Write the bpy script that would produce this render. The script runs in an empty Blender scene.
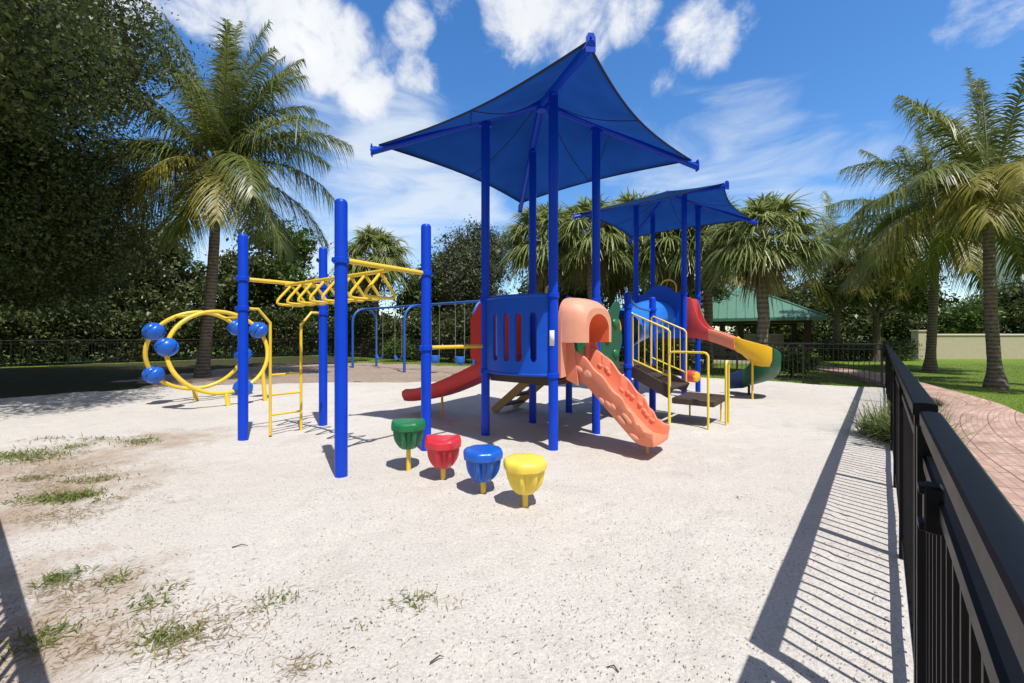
import bpy, math, random
import numpy as np
from mathutils import Vector, Matrix

random.seed(7)
rng = np.random.default_rng(7)
R = math.radians
S = bpy.context.scene
COL = S.collection

# ------------------------------------------------------------------ camera
cam = bpy.data.cameras.new('camera')
cam.sensor_width = 36.0
cam.lens = 415.0 / 1024.0 * 36.0
cam.shift_y = -6.5 / 1024.0
cam.clip_start = 0.02
cam.clip_end = 3000
camo = bpy.data.objects.new('camera', cam)
COL.objects.link(camo)
camo.location = (0, 0, 1.5)
camo.rotation_euler = (R(90), 0, 0)
S.camera = camo
S.render.resolution_x, S.render.resolution_y = 1024, 683

# ------------------------------------------------------------------ light
SUN_EL = R(64.2)
SUN_AZ_VEC = Vector((0.24, -0.42, 0)).normalized()        # horizontal direction towards the sun
sun_dir = Vector((SUN_AZ_VEC.x * math.cos(SUN_EL), SUN_AZ_VEC.y * math.cos(SUN_EL), math.sin(SUN_EL)))
sl = bpy.data.lights.new('sun', 'SUN')
sl.energy = 5.0
sl.angle = R(0.53)
sl.color = (1.0, 0.955, 0.89)
so = bpy.data.objects.new('sun', sl)
COL.objects.link(so)
so.rotation_euler = sun_dir.to_track_quat('Z', 'Y').to_euler()
so.location = (6, -8, 20)

S.view_settings.view_transform = 'Standard'
S.view_settings.look = 'None'
S.view_settings.exposure = 0.05
S.view_settings.gamma = 1.0


def px_dir(px, py):
    return Vector(((px - 512) / 415.0, 1.0, (335 - py) / 415.0)).normalized()


def build_world():
    w = bpy.data.worlds.new('World')
    S.world = w
    w.use_nodes = True
    nt = w.node_tree
    N, L = nt.nodes, nt.links
    N.clear()
    out = N.new('ShaderNodeOutputWorld')
    bg = N.new('ShaderNodeBackground')
    bg.inputs['Strength'].default_value = 0.105
    L.new(bg.outputs[0], out.inputs[0])
    sky = N.new('ShaderNodeTexSky')
    sky.sky_type = 'NISHITA'
    sky.sun_disc = False
    sky.sun_elevation = SUN_EL
    sky.sun_rotation = math.atan2(SUN_AZ_VEC.x, SUN_AZ_VEC.y)
    sky.air_density = 1.0
    sky.dust_density = 0.6
    sky.ozone_density = 2.5
    hsv = N.new('ShaderNodeHueSaturation')
    hsv.inputs['Hue'].default_value = 0.504
    hsv.inputs['Saturation'].default_value = 1.3
    hsv.inputs['Value'].default_value = 1.9
    L.new(sky.outputs[0], hsv.inputs['Color'])
    tc = N.new('ShaderNodeTexCoord')
    D = tc.outputs['Generated']

    def math_(op, a, b=None, clamp=False):
        n = N.new('ShaderNodeMath')
        n.operation = op
        n.use_clamp = clamp
        for i, v in enumerate((a, b)):
            if v is None:
                continue
            if isinstance(v, (int, float)):
                n.inputs[i].default_value = v
            else:
                L.new(v, n.inputs[i])
        return n.outputs[0]

    def noise(scale, detail, rough, dist=0.0, off=(0, 0, 0), sc=(1, 1, 1)):
        m = N.new('ShaderNodeMapping')
        m.inputs['Location'].default_value = off
        m.inputs['Scale'].default_value = sc
        L.new(D, m.inputs[0])
        n = N.new('ShaderNodeTexNoise')
        n.inputs['Scale'].default_value = scale
        n.inputs['Detail'].default_value = detail
        n.inputs['Roughness'].default_value = rough
        n.inputs['Distortion'].default_value = dist
        L.new(m.outputs[0], n.inputs['Vector'])
        return n.outputs['Fac']

    def blob(px, py, r_deg, w_):
        d = px_dir(px, py) if not isinstance(px, Vector) else px.normalized()
        vm = N.new('ShaderNodeVectorMath')
        vm.operation = 'DOT_PRODUCT'
        L.new(D, vm.inputs[0])
        vm.inputs[1].default_value = d
        mr = N.new('ShaderNodeMapRange')
        mr.interpolation_type = 'SMOOTHSTEP'
        L.new(vm.outputs['Value'], mr.inputs['Value'])
        mr.inputs['From Min'].default_value = math.cos(R(r_deg))
        mr.inputs['From Max'].default_value = 1.0
        mr.inputs['To Min'].default_value = 0
        mr.inputs['To Max'].default_value = w_
        return mr.outputs[0]

    def total(bl):
        acc = None
        for b in bl:
            v = blob(*b)
            acc = v if acc is None else math_('MAXIMUM', acc, v)
        return acc
    # dense cumulus
    dense = total([(292, 20, 7, .95), (325, 48, 7.5, 1.0), (362, 88, 5.5, .9), (412, 28, 4.2, .75), (418, 72, 4.2, .7),
                   (528, 8, 8, 1.0), (575, 30, 7, .95), (622, 8, 6, .85), (700, 40, 6, .92), (672, 78, 4, .7), (738, 4, 4, .5),
                   (212, 8, 6, .85), (250, 40, 4, .7), (450, 5, 4, .5), (388, 55, 3.5, .5), (655, 50, 4, .6), (735, 20, 4, .6), (60, -60, 10, .8), (1010, -10, 6, .45), (955, 24, 3, .35), (880, -140, 12, .7),
                   (820, -260, 14, .8), (420, -200, 14, .8), (1400, 120, 12, .8), (-300, 60, 14, .8)])
    n1 = noise(9, 12, .64, .5, (3.1, 1.7, .4))
    n1b = noise(2.6, 3, .5, 0, (9, 2, 1))
    n1c = noise(26, 8, .62, .3, (1, 4, 8))
    a = math_('ADD', math_('MULTIPLY', n1, .62), math_('MULTIPLY', n1b, .20))
    a = math_('ADD', a, math_('MULTIPLY', n1c, .18))
    a = math_('ADD', a, math_('MULTIPLY', dense, .46))
    mr = N.new('ShaderNodeMapRange')
    mr.interpolation_type = 'SMOOTHSTEP'
    L.new(a, mr.inputs['Value'])
    mr.inputs['From Min'].default_value = .70
    mr.inputs['From Max'].default_value = .96
    mr.inputs['To Max'].default_value = .97
    c1 = mr.outputs[0]
    # soft wisps
    wisp = total([(400, 185, 15, .95), (340, 155, 10, .7), (455, 215, 10, .8), (300, 130, 7, .6), (745, 150, 9, .62), (690, 175, 9, .6),
                  (800, 182, 9, .62), (860, 172, 7, .62), (930, 160, 7, .55), (640, 190, 10, .6), (300, 250, 16, .7), (760, 225, 14, .45),
                  (1010, 210, 14, .6), (1100, 200, 14, .7), (-80, 230, 16, .7),
                  ])
    n2 = noise(4.0, 7, .58, .6, (.3, 5.7, 2.4), (1, 1, 3.2))
    b = math_('ADD', n2, math_('MULTIPLY', wisp, .52))
    mr2 = N.new('ShaderNodeMapRange')
    mr2.interpolation_type = 'SMOOTHSTEP'
    L.new(b, mr2.inputs['Value'])
    mr2.inputs['From Min'].default_value = .60
    mr2.inputs['From Max'].default_value = 1.10
    mr2.inputs['To Max'].default_value = .82
    c2 = mr2.outputs[0]
    # grey-blue undersides inside the cumulus
    n3 = noise(9.0, 5, .5, 0, (7, 7, 2))
    shade = N.new('ShaderNodeMix')
    shade.data_type = 'RGBA'
    L.new(n3, shade.inputs['Factor'])
    shade.inputs['A'].default_value = (6.6, 7.2, 8.1, 1)
    shade.inputs['B'].default_value = (10.2, 10.1, 9.9, 1)
    mxa = N.new('ShaderNodeMix')
    mxa.data_type = 'RGBA'
    L.new(c2, mxa.inputs['Factor'])
    L.new(hsv.outputs[0], mxa.inputs['A'])
    mxa.inputs['B'].default_value = (7.6, 8.3, 9.0, 1)
    # dull grey added to the unseen sky behind the photographer, to neutralise shadow colour
    sepd = N.new('ShaderNodeSeparateXYZ')
    L.new(D, sepd.inputs[0])
    mrg = N.new('ShaderNodeMapRange'); mrg.interpolation_type = 'SMOOTHSTEP'
    L.new(math_('ADD', math_('MULTIPLY', sepd.outputs['Y'], -1), math_('MULTIPLY', sepd.outputs['Z'], .35)), mrg.inputs['Value'])
    mrg.inputs['From Min'].default_value = -.15
    mrg.inputs['From Max'].default_value = .35
    mrg.inputs['To Max'].default_value = .85
    mxg = N.new('ShaderNodeMix'); mxg.data_type = 'RGBA'
    L.new(mrg.outputs[0], mxg.inputs['Factor'])
    L.new(mxa.outputs['Result'], mxg.inputs['A'])
    mxg.inputs['B'].default_value = (3.0, 2.75, 2.6, 1)
    mxb = N.new('ShaderNodeMix')
    mxb.data_type = 'RGBA'
    L.new(c1, mxb.inputs['Factor'])
    L.new(mxg.outputs['Result'], mxb.inputs['A'])
    L.new(shade.outputs['Result'], mxb.inputs['B'])
    L.new(mxb.outputs['Result'], bg.inputs['Color'])


build_world()

# ------------------------------------------------------------------ helpers
E1 = Vector((0.78, -0.625, 0)).normalized()
E2 = Vector((0.625, 0.78, 0)).normalized()
UP = Vector((0, 0, 1))


def g(px, py):
    """ground point seen at a pixel"""
    z = 1.5 * 415.0 / (py - 335.0)
    return Vector(((px - 512) / 415.0 * z, z, 0))


def at(px, z):
    """ground point in a pixel column at a depth"""
    return Vector(((px - 512) / 415.0 * z, z, 0))


class MB:
    """collects shapes into one mesh"""

    def __init__(self):
        self.v, self.f, self.m, self.uv = [], [], [], []

    def add(self, verts, faces, mi=0):
        b = len(self.v)
        self.v.extend([tuple(p) for p in verts])
        self.f.extend([tuple(i + b for i in q) for q in faces])
        self.m.extend([mi] * len(faces))

    def box(self, c, sx, sy, sz, ax=None, ay=None, az=None, mi=0, bev=0.0):
        """box centred at c with full sizes along the axes"""
        ax = ax or Vector((1, 0, 0)); ay = ay or Vector((0, 1, 0)); az = az or UP
        c = Vector(c)
        if bev <= 0:
            vs = [c + ax * (i * sx / 2) + ay * (j * sy / 2) + az * (k * sz / 2) for k in (-1, 1) for j in (-1, 1) for i in (-1, 1)]
            self.add(vs, [(0, 2, 3, 1), (4, 5, 7, 6), (0, 1, 5, 4), (2, 6, 7, 3), (0, 4, 6, 2), (1, 3, 7, 5)], mi)
            return
        b = min(bev, sx / 2.01, sy / 2.01, sz / 2.01)
        loops = []
        for (inset, z) in ((b, -sz / 2), (0, -sz / 2 + b), (0, sz / 2 - b), (b, sz / 2)):
            hx, hy = sx / 2 - inset, sy / 2 - inset
            q = b * .6
            pts = [(-hx + q, -hy), (hx - q, -hy), (hx, -hy + q), (hx, hy - q), (hx - q, hy), (-hx + q, hy), (-hx, hy - q), (-hx, -hy + q)]
            loops.append([c + ax * x + ay * y + az * z for x, y in pts])
        self.loft(loops, mi, True, True)

    def loft(self, loops, mi=0, cap0=True, cap1=True, closed=True):
        n = len(loops[0])
        vs = [p for lp in loops for p in lp]
        fs = []
        for i in range(len(loops) - 1):
            for j in range(n if closed else n - 1):
                k = (j + 1) % n
                fs.append((i * n + j, i * n + k, (i + 1) * n + k, (i + 1) * n + j))
        if cap0:
            fs.append(tuple(reversed(range(n))))
        if cap1:
            fs.append(tuple((len(loops) - 1) * n + j for j in range(n)))
        self.add(vs, fs, mi)

    def tube(self, pts, r, seg=10, mi=0, cap=True, loop=False):
        pts = [Vector(p) for p in pts]
        n = len(pts)
        rs = r if isinstance(r, (list, tuple)) else [r] * n
        up = None
        loops = []
        for i, p in enumerate(pts):
            if loop:
                t = (pts[(i + 1) % n] - pts[i - 1])
            elif i == 0:
                t = pts[1] - pts[0]
            elif i == n - 1:
                t = pts[-1] - pts[-2]
            else:
                t = (pts[i + 1] - p).normalized() + (p - pts[i - 1]).normalized()
            t.normalize()
            if up is None:
                a = Vector((0, 0, 1)) if abs(t.z) < .9 else Vector((1, 0, 0))
                up = (a - t * a.dot(t)).normalized()
            else:
                up = (up - t * up.dot(t))
                if up.length < 1e-6:
                    up = t.orthogonal()
                up.normalize()
            s = t.cross(up)
            loops.append([p + (up * math.cos(2 * math.pi * k / seg) + s * math.sin(2 * math.pi * k / seg)) * rs[i] for k in range(seg)])
        if loop:
            loops.append(loops[0])
            self.loft(loops, mi, False, False)
        else:
            self.loft(loops, mi, cap, cap)

    def lathe(self, c, prof, seg=16, mi=0, ax=None, ay=None, az=None):
        """prof: list of (radius, height along az)"""
        c = Vector(c)
        ax = ax or Vector((1, 0, 0)); ay = ay or Vector((0, 1, 0)); az = az or UP
        loops = [[c + ax * (r * math.cos(2 * math.pi * k / seg)) + ay * (r * math.sin(2 * math.pi * k / seg)) + az * h for k in range(seg)] for r, h in prof]
        self.loft(loops, mi, True, True)

    def ball(self, c, rx, ry=None, rz=None, ax=None, ay=None, az=None, seg=14, rings=9, mi=0):
        ry = ry or rx; rz = rz or rx
        c = Vector(c)
        ax = ax or Vector((1, 0, 0)); ay = ay or Vector((0, 1, 0)); az = az or UP
        loops = []
        for i in range(1, rings):
            th = math.pi * i / rings
            loops.append([c + ax * (rx * math.sin(th) * math.cos(2 * math.pi * k / seg)) + ay * (ry * math.sin(th) * math.sin(2 * math.pi * k / seg)) - az * (rz * math.cos(th)) for k in range(seg)])
        self.loft(loops, mi, True, True)

    def prism(self, poly, o, ax, ay, az, th, mi=0):
        """polygon (a,b) in plane ax,ay at o, extruded +-th/2 along az"""
        o = Vector(o)
        a = [o + ax * p[0] + ay * p[1] - az * (th / 2) for p in poly]
        b = [o + ax * p[0] + ay * p[1] + az * (th / 2) for p in poly]
        self.loft([a, b], mi, True, True)

    def build(self, name, mats, parent=None, smooth=35, loc=None):
        me = bpy.data.meshes.new(name)
        me.from_pydata(self.v, [], self.f)
        if not isinstance(mats, (list, tuple)):
            mats = [mats]
        for m in mats:
            me.materials.append(m)
        me.polygons.foreach_set('material_index', self.m)
        import bmesh
        bm = bmesh.new(); bm.from_mesh(me)
        bmesh.ops.recalc_face_normals(bm, faces=bm.faces)
        bm.to_mesh(me); bm.free()
        if smooth:
            me.polygons.foreach_set('use_smooth', [True] * len(me.polygons))
            me.set_sharp_from_angle(angle=R(smooth))
        return link(name, me, parent, loc)


def link(name, me, parent=None, loc=None):
    o = bpy.data.objects.new(name, me)
    COL.objects.link(o)
    if loc is not None:
        o.location = loc
    if parent is not None:
        o.parent = parent
    return o


def np_mesh(name, V, F, mats, mi=None, smooth=False):
    """V (n,3), F (m,k) arrays -> mesh"""
    me = bpy.data.meshes.new(name)
    V = np.asarray(V, dtype=np.float32)
    F = np.asarray(F, dtype=np.int32)
    m, k = F.shape
    me.vertices.add(len(V))
    me.vertices.foreach_set('co', V.ravel())
    me.loops.add(m * k)
    me.loops.foreach_set('vertex_index', F.ravel())
    me.polygons.add(m)
    me.polygons.foreach_set('loop_start', np.arange(0, m * k, k, dtype=np.int32))
    me.polygons.foreach_set('loop_total', np.full(m, k, dtype=np.int32))
    for q in (mats if isinstance(mats, (list, tuple)) else [mats]):
        me.materials.append(q)
    if mi is not None:
        me.polygons.foreach_set('material_index', np.asarray(mi, dtype=np.int32))
    if smooth:
        me.polygons.foreach_set('use_smooth', np.ones(m, dtype=bool))
    me.update(calc_edges=True)
    me.validate()
    return me


def thing(name, label, cat, loc=(0, 0, 0), group=None):
    o = bpy.data.objects.new(name, None)
    COL.objects.link(o)
    o.empty_display_size = .2
    o.location = loc
    return tag(o, label, cat, group)


def tag(o, label, cat, group=None, kind=None):
    o['label'] = label
    o['category'] = cat
    if group:
        o['group'] = group
    if kind:
        o['kind'] = kind
    return o


def struct(o):
    o['kind'] = 'structure'
    return o


def copy_tree(o, parent=None):
    c = o.copy()
    COL.objects.link(c)
    c.parent = parent
    for ch in list(o.children):
        copy_tree(ch, c)
    return c


# ------------------------------------------------------------------ materials
def nodes(name):
    m = bpy.data.materials.new(name)
    m.use_nodes = True
    nt = m.node_tree
    return m, nt.nodes, nt.links, nt.nodes['Principled BSDF']


def paint(name, col, rough=.3, var=.08, coat=.0, dirt=.12, metal=0, spec=.5):
    """painted or moulded surface with slight fading, grime and micro relief"""
    m, N, L, P = nodes(name)
    tc = N.new('ShaderNodeTexCoord')
    n = N.new('ShaderNodeTexNoise')
    n.inputs['Scale'].default_value = 3.5
    n.inputs['Detail'].default_value = 6
    n.inputs['Roughness'].default_value = .65
    L.new(tc.outputs['Object'], n.inputs['Vector'])
    r = N.new('ShaderNodeValToRGB')
    c = Vector(col)
    r.color_ramp.elements[0].position = .3
    r.color_ramp.elements[1].position = .72
    r.color_ramp.elements[0].color = (*(c * (1 - var)), 1)
    r.color_ramp.elements[1].color = (*[min(1, x * (1 + var) + .01 * var) for x in c], 1)
    L.new(n.outputs['Fac'], r.inputs[0])
    n2 = N.new('ShaderNodeTexNoise')
    n2.inputs['Scale'].default_value = 28
    n2.inputs['Detail'].default_value = 5
    L.new(tc.outputs['Object'], n2.inputs['Vector'])
    mr = N.new('ShaderNodeMapRange')
    mr.inputs['From Min'].default_value = .58
    mr.inputs['From Max'].default_value = .78
    mr.inputs['To Max'].default_value = dirt
    L.new(n2.outputs['Fac'], mr.inputs[0])
    mx = N.new('ShaderNodeMix'); mx.data_type = 'RGBA'
    L.new(mr.outputs[0], mx.inputs['Factor'])
    L.new(r.outputs[0], mx.inputs['A'])
    mx.inputs['B'].default_value = (*(c * .55 + Vector((.05, .045, .04))), 1)
    L.new(mx.outputs['Result'], P.inputs['Base Color'])
    rr = N.new('ShaderNodeMapRange')
    rr.inputs['To Min'].default_value = rough * .8
    rr.inputs['To Max'].default_value = min(1, rough * 1.35)
    L.new(n.outputs['Fac'], rr.inputs[0])
    L.new(rr.outputs[0], P.inputs['Roughness'])
    P.inputs['Metallic'].default_value = metal
    P.inputs['Specular IOR Level'].default_value = spec
    P.inputs['Coat Weight'].default_value = coat
    P.inputs['Coat Roughness'].default_value = .15
    b = N.new('ShaderNodeBump')
    b.inputs['Strength'].default_value = .06
    b.inputs['Distance'].default_value = .01
    L.new(n2.outputs['Fac'], b.inputs['Height'])
    L.new(b.outputs[0], P.inputs['Normal'])
    return m


def leaf(name, dark, light, rough=.45, trans=.35, tcol=None):
    m, N, L, P = nodes(name)
    geo = N.new('ShaderNodeNewGeometry')
    r = N.new('ShaderNodeValToRGB')
    r.color_ramp.elements[0].color = (*dark, 1)
    r.color_ramp.elements[1].color = (*light, 1)
    L.new(geo.outputs['Random Per Island'], r.inputs[0])
    L.new(r.outputs[0], P.inputs['Base Color'])
    P.inputs['Roughness'].default_value = rough
    P.inputs['Specular IOR Level'].default_value = .45
    t = N.new('ShaderNodeBsdfTranslucent')
    if tcol:
        t.inputs['Color'].default_value = (*tcol, 1)
    else:
        L.new(r.outputs[0], t.inputs['Color'])
    mx = N.new('ShaderNodeMixShader')
    mx.inputs[0].default_value = trans
    L.new(P.outputs[0], mx.inputs[1])
    L.new(t.outputs[0], mx.inputs[2])
    L.new(mx.outputs[0], N['Material Output'].inputs['Surface'])
    return m


def bark(name, dark, light, ring=0, scale=8):
    m, N, L, P = nodes(name)
    tc = N.new('ShaderNodeTexCoord')
    mp = N.new('ShaderNodeMapping')
    mp.inputs['Scale'].default_value = (1, 1, .35 if not ring else 1)
    L.new(tc.outputs['Object'], mp.inputs[0])
    n = N.new('ShaderNodeTexNoise')
    n.inputs['Scale'].default_value = scale
    n.inputs['Detail'].default_value = 8
    n.inputs['Roughness'].default_value = .7
    L.new(mp.outputs[0], n.inputs['Vector'])
    h = n.outputs['Fac']
    if ring:
        w = N.new('ShaderNodeTexWave')
        w.bands_direction = 'Z'
        w.inputs['Scale'].default_value = ring
        w.inputs['Distortion'].default_value = 2.5
        w.inputs['Detail'].default_value = 3
        L.new(tc.outputs['Object'], w.inputs['Vector'])
        mm = N.new('ShaderNodeMath'); mm.operation = 'ADD'
        L.new(n.outputs['Fac'], mm.inputs[0])
        ml = N.new('ShaderNodeMath'); ml.operation = 'MULTIPLY'
        ml.inputs[1].default_value = .3
        L.new(w.outputs['Fac'], ml.inputs[0])
        L.new(ml.outputs[0], mm.inputs[1])
        h = mm.outputs[0]
    r = N.new('ShaderNodeValToRGB')
    r.color_ramp.elements[0].position = .35
    r.color_ramp.elements[1].position = .8
    r.color_ramp.elements[0].color = (*dark, 1)
    r.color_ramp.elements[1].color = (*light, 1)
    L.new(h, r.inputs[0])
    L.new(r.outputs[0], P.inputs['Base Color'])
    P.inputs['Roughness'].default_value = .9
    b = N.new('ShaderNodeBump')
    b.inputs['Strength'].default_value = .8
    b.inputs['Distance'].default_value = .03
    L.new(h, b.inputs['Height'])
    L.new(b.outputs[0], P.inputs['Normal'])
    return m


def ground_mat(name, cols, scales, specks=None, bump=.02, rough=.95, patches=(), pcol=(.4, .3, .2)):
    """cols: three colours blended by two noises; specks: (scale, radius, colour, share)"""
    m, N, L, P = nodes(name)
    tc = N.new('ShaderNodeTexCoord')
    O = tc.outputs['Object']

    def noise(s, d=8, ro=.65):
        n = N.new('ShaderNodeTexNoise')
        n.inputs['Scale'].default_value = s
        n.inputs['Detail'].default_value = d
        n.inputs['Roughness'].default_value = ro
        L.new(O, n.inputs['Vector'])
        return n.outputs['Fac']
    nb, nm, nf = noise(scales[0]), noise(scales[1]), noise(scales[2], 4, .7)

    def mix(f, a, b, lo, hi):
        mr = N.new('ShaderNodeMapRange')
        mr.inputs['From Min'].default_value = lo
        mr.inputs['From Max'].default_value = hi
        L.new(f, mr.inputs[0])
        mx = N.new('ShaderNodeMix'); mx.data_type = 'RGBA'
        L.new(mr.outputs[0], mx.inputs['Factor'])
        for s, v in (('A', a), ('B', b)):
            if isinstance(v, tuple):
                mx.inputs[s].default_value = (*v, 1)
            else:
                L.new(v, mx.inputs[s])
        return mx.outputs['Result']
    c = mix(nb, cols[0], cols[1], .35, .65)
    c = mix(nm, c, cols[2], .5, .75)
    if patches:
        acc = None
        for (x, y, r_) in patches:
            vm = N.new('ShaderNodeVectorMath'); vm.operation = 'DISTANCE'
            L.new(O, vm.inputs[0]); vm.inputs[1].default_value = (x, y, 0)
            mr = N.new('ShaderNodeMapRange'); mr.interpolation_type = 'SMOOTHSTEP'
            L.new(vm.outputs['Value'], mr.inputs['Value'])
            mr.inputs['From Min'].default_value = r_; mr.inputs['From Max'].default_value = 0
            if acc is None:
                acc = mr.outputs[0]
            else:
                mm = N.new('ShaderNodeMath'); mm.operation = 'MAXIMUM'
                L.new(acc, mm.inputs[0]); L.new(mr.outputs[0], mm.inputs[1]); acc = mm.outputs[0]
        np_ = noise(2.3, 9, .7)
        mm = N.new('ShaderNodeMath'); mm.operation = 'MULTIPLY_ADD'
        L.new(acc, mm.inputs[0]); mm.inputs[1].default_value = .42; L.new(np_, mm.inputs[2])
        mr = N.new('ShaderNodeMapRange'); mr.interpolation_type = 'SMOOTHSTEP'
        L.new(mm.outputs[0], mr.inputs['Value'])
        mr.inputs['From Min'].default_value = .60; mr.inputs['From Max'].default_value = .98; mr.inputs['To Max'].default_value = .75
        mx = N.new('ShaderNodeMix'); mx.data_type = 'RGBA'
        L.new(mr.outputs[0], mx.inputs['Factor']); L.new(c, mx.inputs['A']); mx.inputs['B'].default_value = (*pcol, 1)
        c = mx.outputs['Result']
    # fine grain
    gr = N.new('ShaderNodeMix'); gr.data_type = 'RGBA'; gr.blend_type = 'MULTIPLY'
    gr.inputs['Factor'].default_value = .5
    rmp = N.new('ShaderNodeValToRGB')
    rmp.color_ramp.elements[0].position = .3
    rmp.color_ramp.elements[0].color = (.55, .53, .5, 1)
    rmp.color_ramp.elements[1].position = .6
    rmp.color_ramp.elements[1].color = (1.12, 1.12, 1.12, 1)
    L.new(nf, rmp.inputs[0])
    L.new(c, gr.inputs['A']); L.new(rmp.outputs[0], gr.inputs['B'])
    c = gr.outputs['Result']
    for (sc, rad, col, share) in (specks or []):
        v = N.new('ShaderNodeTexVoronoi')
        v.inputs['Scale'].default_value = sc
        wv = N.new('ShaderNodeTexNoise')
        wv.inputs['Scale'].default_value = sc * .9
        L.new(O, wv.inputs['Vector'])
        ad = N.new('ShaderNodeMix'); ad.data_type = 'RGBA'; ad.blend_type = 'LINEAR_LIGHT'
        ad.inputs['Factor'].default_value = .9 / sc
        L.new(O, ad.inputs['A']); L.new(wv.outputs['Color'], ad.inputs['B'])
        L.new(ad.outputs['Result'], v.inputs['Vector'])
        lt = N.new('ShaderNodeMath'); lt.operation = 'LESS_THAN'
        lt.inputs[1].default_value = rad
        L.new(v.outputs['Distance'], lt.inputs[0])
        sep = N.new('ShaderNodeSeparateColor')
        L.new(v.outputs['Color'], sep.inputs[0])
        l2 = N.new('ShaderNodeMath'); l2.operation = 'LESS_THAN'
        l2.inputs[1].default_value = share
        L.new(sep.outputs[0], l2.inputs[0])
        mu = N.new('ShaderNodeMath'); mu.operation = 'MULTIPLY'
        L.new(lt.outputs[0], mu.inputs[0]); L.new(l2.outputs[0], mu.inputs[1])
        mx = N.new('ShaderNodeMix'); mx.data_type = 'RGBA'
        L.new(mu.outputs[0], mx.inputs['Factor'])
        L.new(c, mx.inputs['A'])
        mx.inputs['B'].default_value = (*col, 1)
        c = mx.outputs['Result']
    L.new(c, P.inputs['Base Color'])
    P.inputs['Roughness'].default_value = rough
    P.inputs['Specular IOR Level'].default_value = .15
    ad2 = N.new('ShaderNodeMath'); ad2.operation = 'ADD'
    nk = noise(scales[1] * 5.5, 6, .6)
    ad3 = N.new('ShaderNodeMath'); ad3.operation = 'MULTIPLY_ADD'
    L.new(nk, ad3.inputs[0]); ad3.inputs[1].default_value = 1.6; L.new(nm, ad3.inputs[2])
    L.new(nf, ad2.inputs[0]); L.new(ad3.outputs[0], ad2.inputs[1])
    b = N.new('ShaderNodeBump')
    b.inputs['Strength'].default_value = .7
    b.inputs['Distance'].default_value = bump
    L.new(ad2.outputs[0], b.inputs['Height'])
    L.new(b.outputs[0], P.inputs['Normal'])
    return m


def fabric_mat(name, col, tr):
    m, N, L, P = nodes(name)
    P.inputs['Base Color'].default_value = (*col, 1)
    P.inputs['Roughness'].default_value = .85
    P.inputs['Specular IOR Level'].default_value = .1
    tc = N.new('ShaderNodeTexCoord')
    n = N.new('ShaderNodeTexNoise'); n.inputs['Scale'].default_value = 2.2; n.inputs['Detail'].default_value = 5
    L.new(tc.outputs['Object'], n.inputs['Vector'])
    t = N.new('ShaderNodeBsdfTranslucent')
    r = N.new('ShaderNodeValToRGB')
    r.color_ramp.elements[0].color = (*(Vector(tr) * .8), 1)
    r.color_ramp.elements[1].color = (*(Vector(tr) * 1.2), 1)
    L.new(n.outputs['Fac'], r.inputs[0])
    L.new(r.outputs[0], t.inputs['Color'])
    w = N.new('ShaderNodeTexNoise'); w.inputs['Scale'].default_value = 90
    L.new(tc.outputs['Object'], w.inputs['Vector'])
    b = N.new('ShaderNodeBump'); b.inputs['Strength'].default_value = .25; b.inputs['Distance'].default_value = .01
    L.new(w.outputs['Fac'], b.inputs['Height']); L.new(b.outputs[0], P.inputs['Normal'])
    mx = N.new('ShaderNodeMixShader'); mx.inputs[0].default_value = .6
    L.new(P.outputs[0], mx.inputs[1]); L.new(t.outputs[0], mx.inputs[2])
    L.new(mx.outputs[0], N['Material Output'].inputs['Surface'])
    return m


M = {}
M['blue'] = paint('blue paint', (.002, .052, .60), .34, .06, .0, .10, 0, .28)
M['blue_panel'] = paint('blue plastic', (.004, .080, .56), .42, .07, 0, .05, 0, .3)
M['sky_blue'] = paint('light blue plastic', (.02, .19, .78), .3, .08, .1, .05)
M['pod_blue'] = paint('mid blue plastic', (.008, .11, .56), .3, .08, .1, .06)
M['swing_blue'] = paint('weathered blue paint', (.02, .10, .42), .4, .1, 0, .1)
M['yellow'] = paint('yellow paint', (.82, .56, .045), .32, .06, .15, .06)
M['pale_yellow'] = paint('pale yellow plastic', (.86, .66, .09), .4, .07, 0, .05)
M['amber'] = paint('amber plastic', (.80, .46, .015), .38, .09, 0, .08)
M['green'] = paint('green plastic', (.006, .17, .055), .36, .1, .1, .05)
M['dark_green'] = paint('dark green plastic', (.008, .10, .05), .4, .12, 0, .1)
M['red'] = paint('red plastic', (.58, .015, .012), .42, .1, 0, .06)
M['pink_red'] = paint('faded red plastic', (.68, .07, .075), .45, .1, 0, .06)
M['stool_red'] = paint('bright red plastic', (.64, .03, .045), .32, .08, .1, .05)
M['salmon'] = paint('salmon plastic', (.76, .24, .14), .5, .07, 0, .05)
M['pale_salmon'] = paint('pale salmon plastic', (.80, .36, .25), .5, .06, 0, .05)  # paler tone for the hood, and for sunlit facets painted on the holds
M['orange'] = paint('orange plastic', (.72, .15, .055), .45, .08, 0, .05)
M['navy'] = paint('navy plastic', (.01, .04, .16), .4, .1, 0, .1)
M['tan'] = paint('tan plastic', (.52, .36, .14), .55, .1, 0, .12)
M['brown'] = paint('dark brown coated deck', (.055, .035, .028), .6, .15, 0, .2)
M['black'] = paint('black powder coat', (.004, .0045, .007), .42, .15, .0, .02, 0, .14)
M['dull_black'] = paint('weathered black paint', (.009, .009, .010), .5, .2, 0, .05)
M['steel'] = paint('galvanised steel', (.45, .46, .48), .4, .1, 0, .1, .8)
M['cap_rim'] = paint('black fabric edging', (.006, .012, .05), .7, .1, 0, .0)
M['white'] = paint('white sticker', (.75, .76, .78), .5, .03, 0, .04)
M['fabric'] = fabric_mat('blue shade fabric', (.012, .055, .18), (.10, .25, .56))
M['green_roof'] = paint('green standing seam metal', (.10, .225, .165), .45, .08, 0, .1)
M['stucco'] = paint('cream stucco', (.50, .45, .33), .9, .07, 0, .12)
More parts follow.
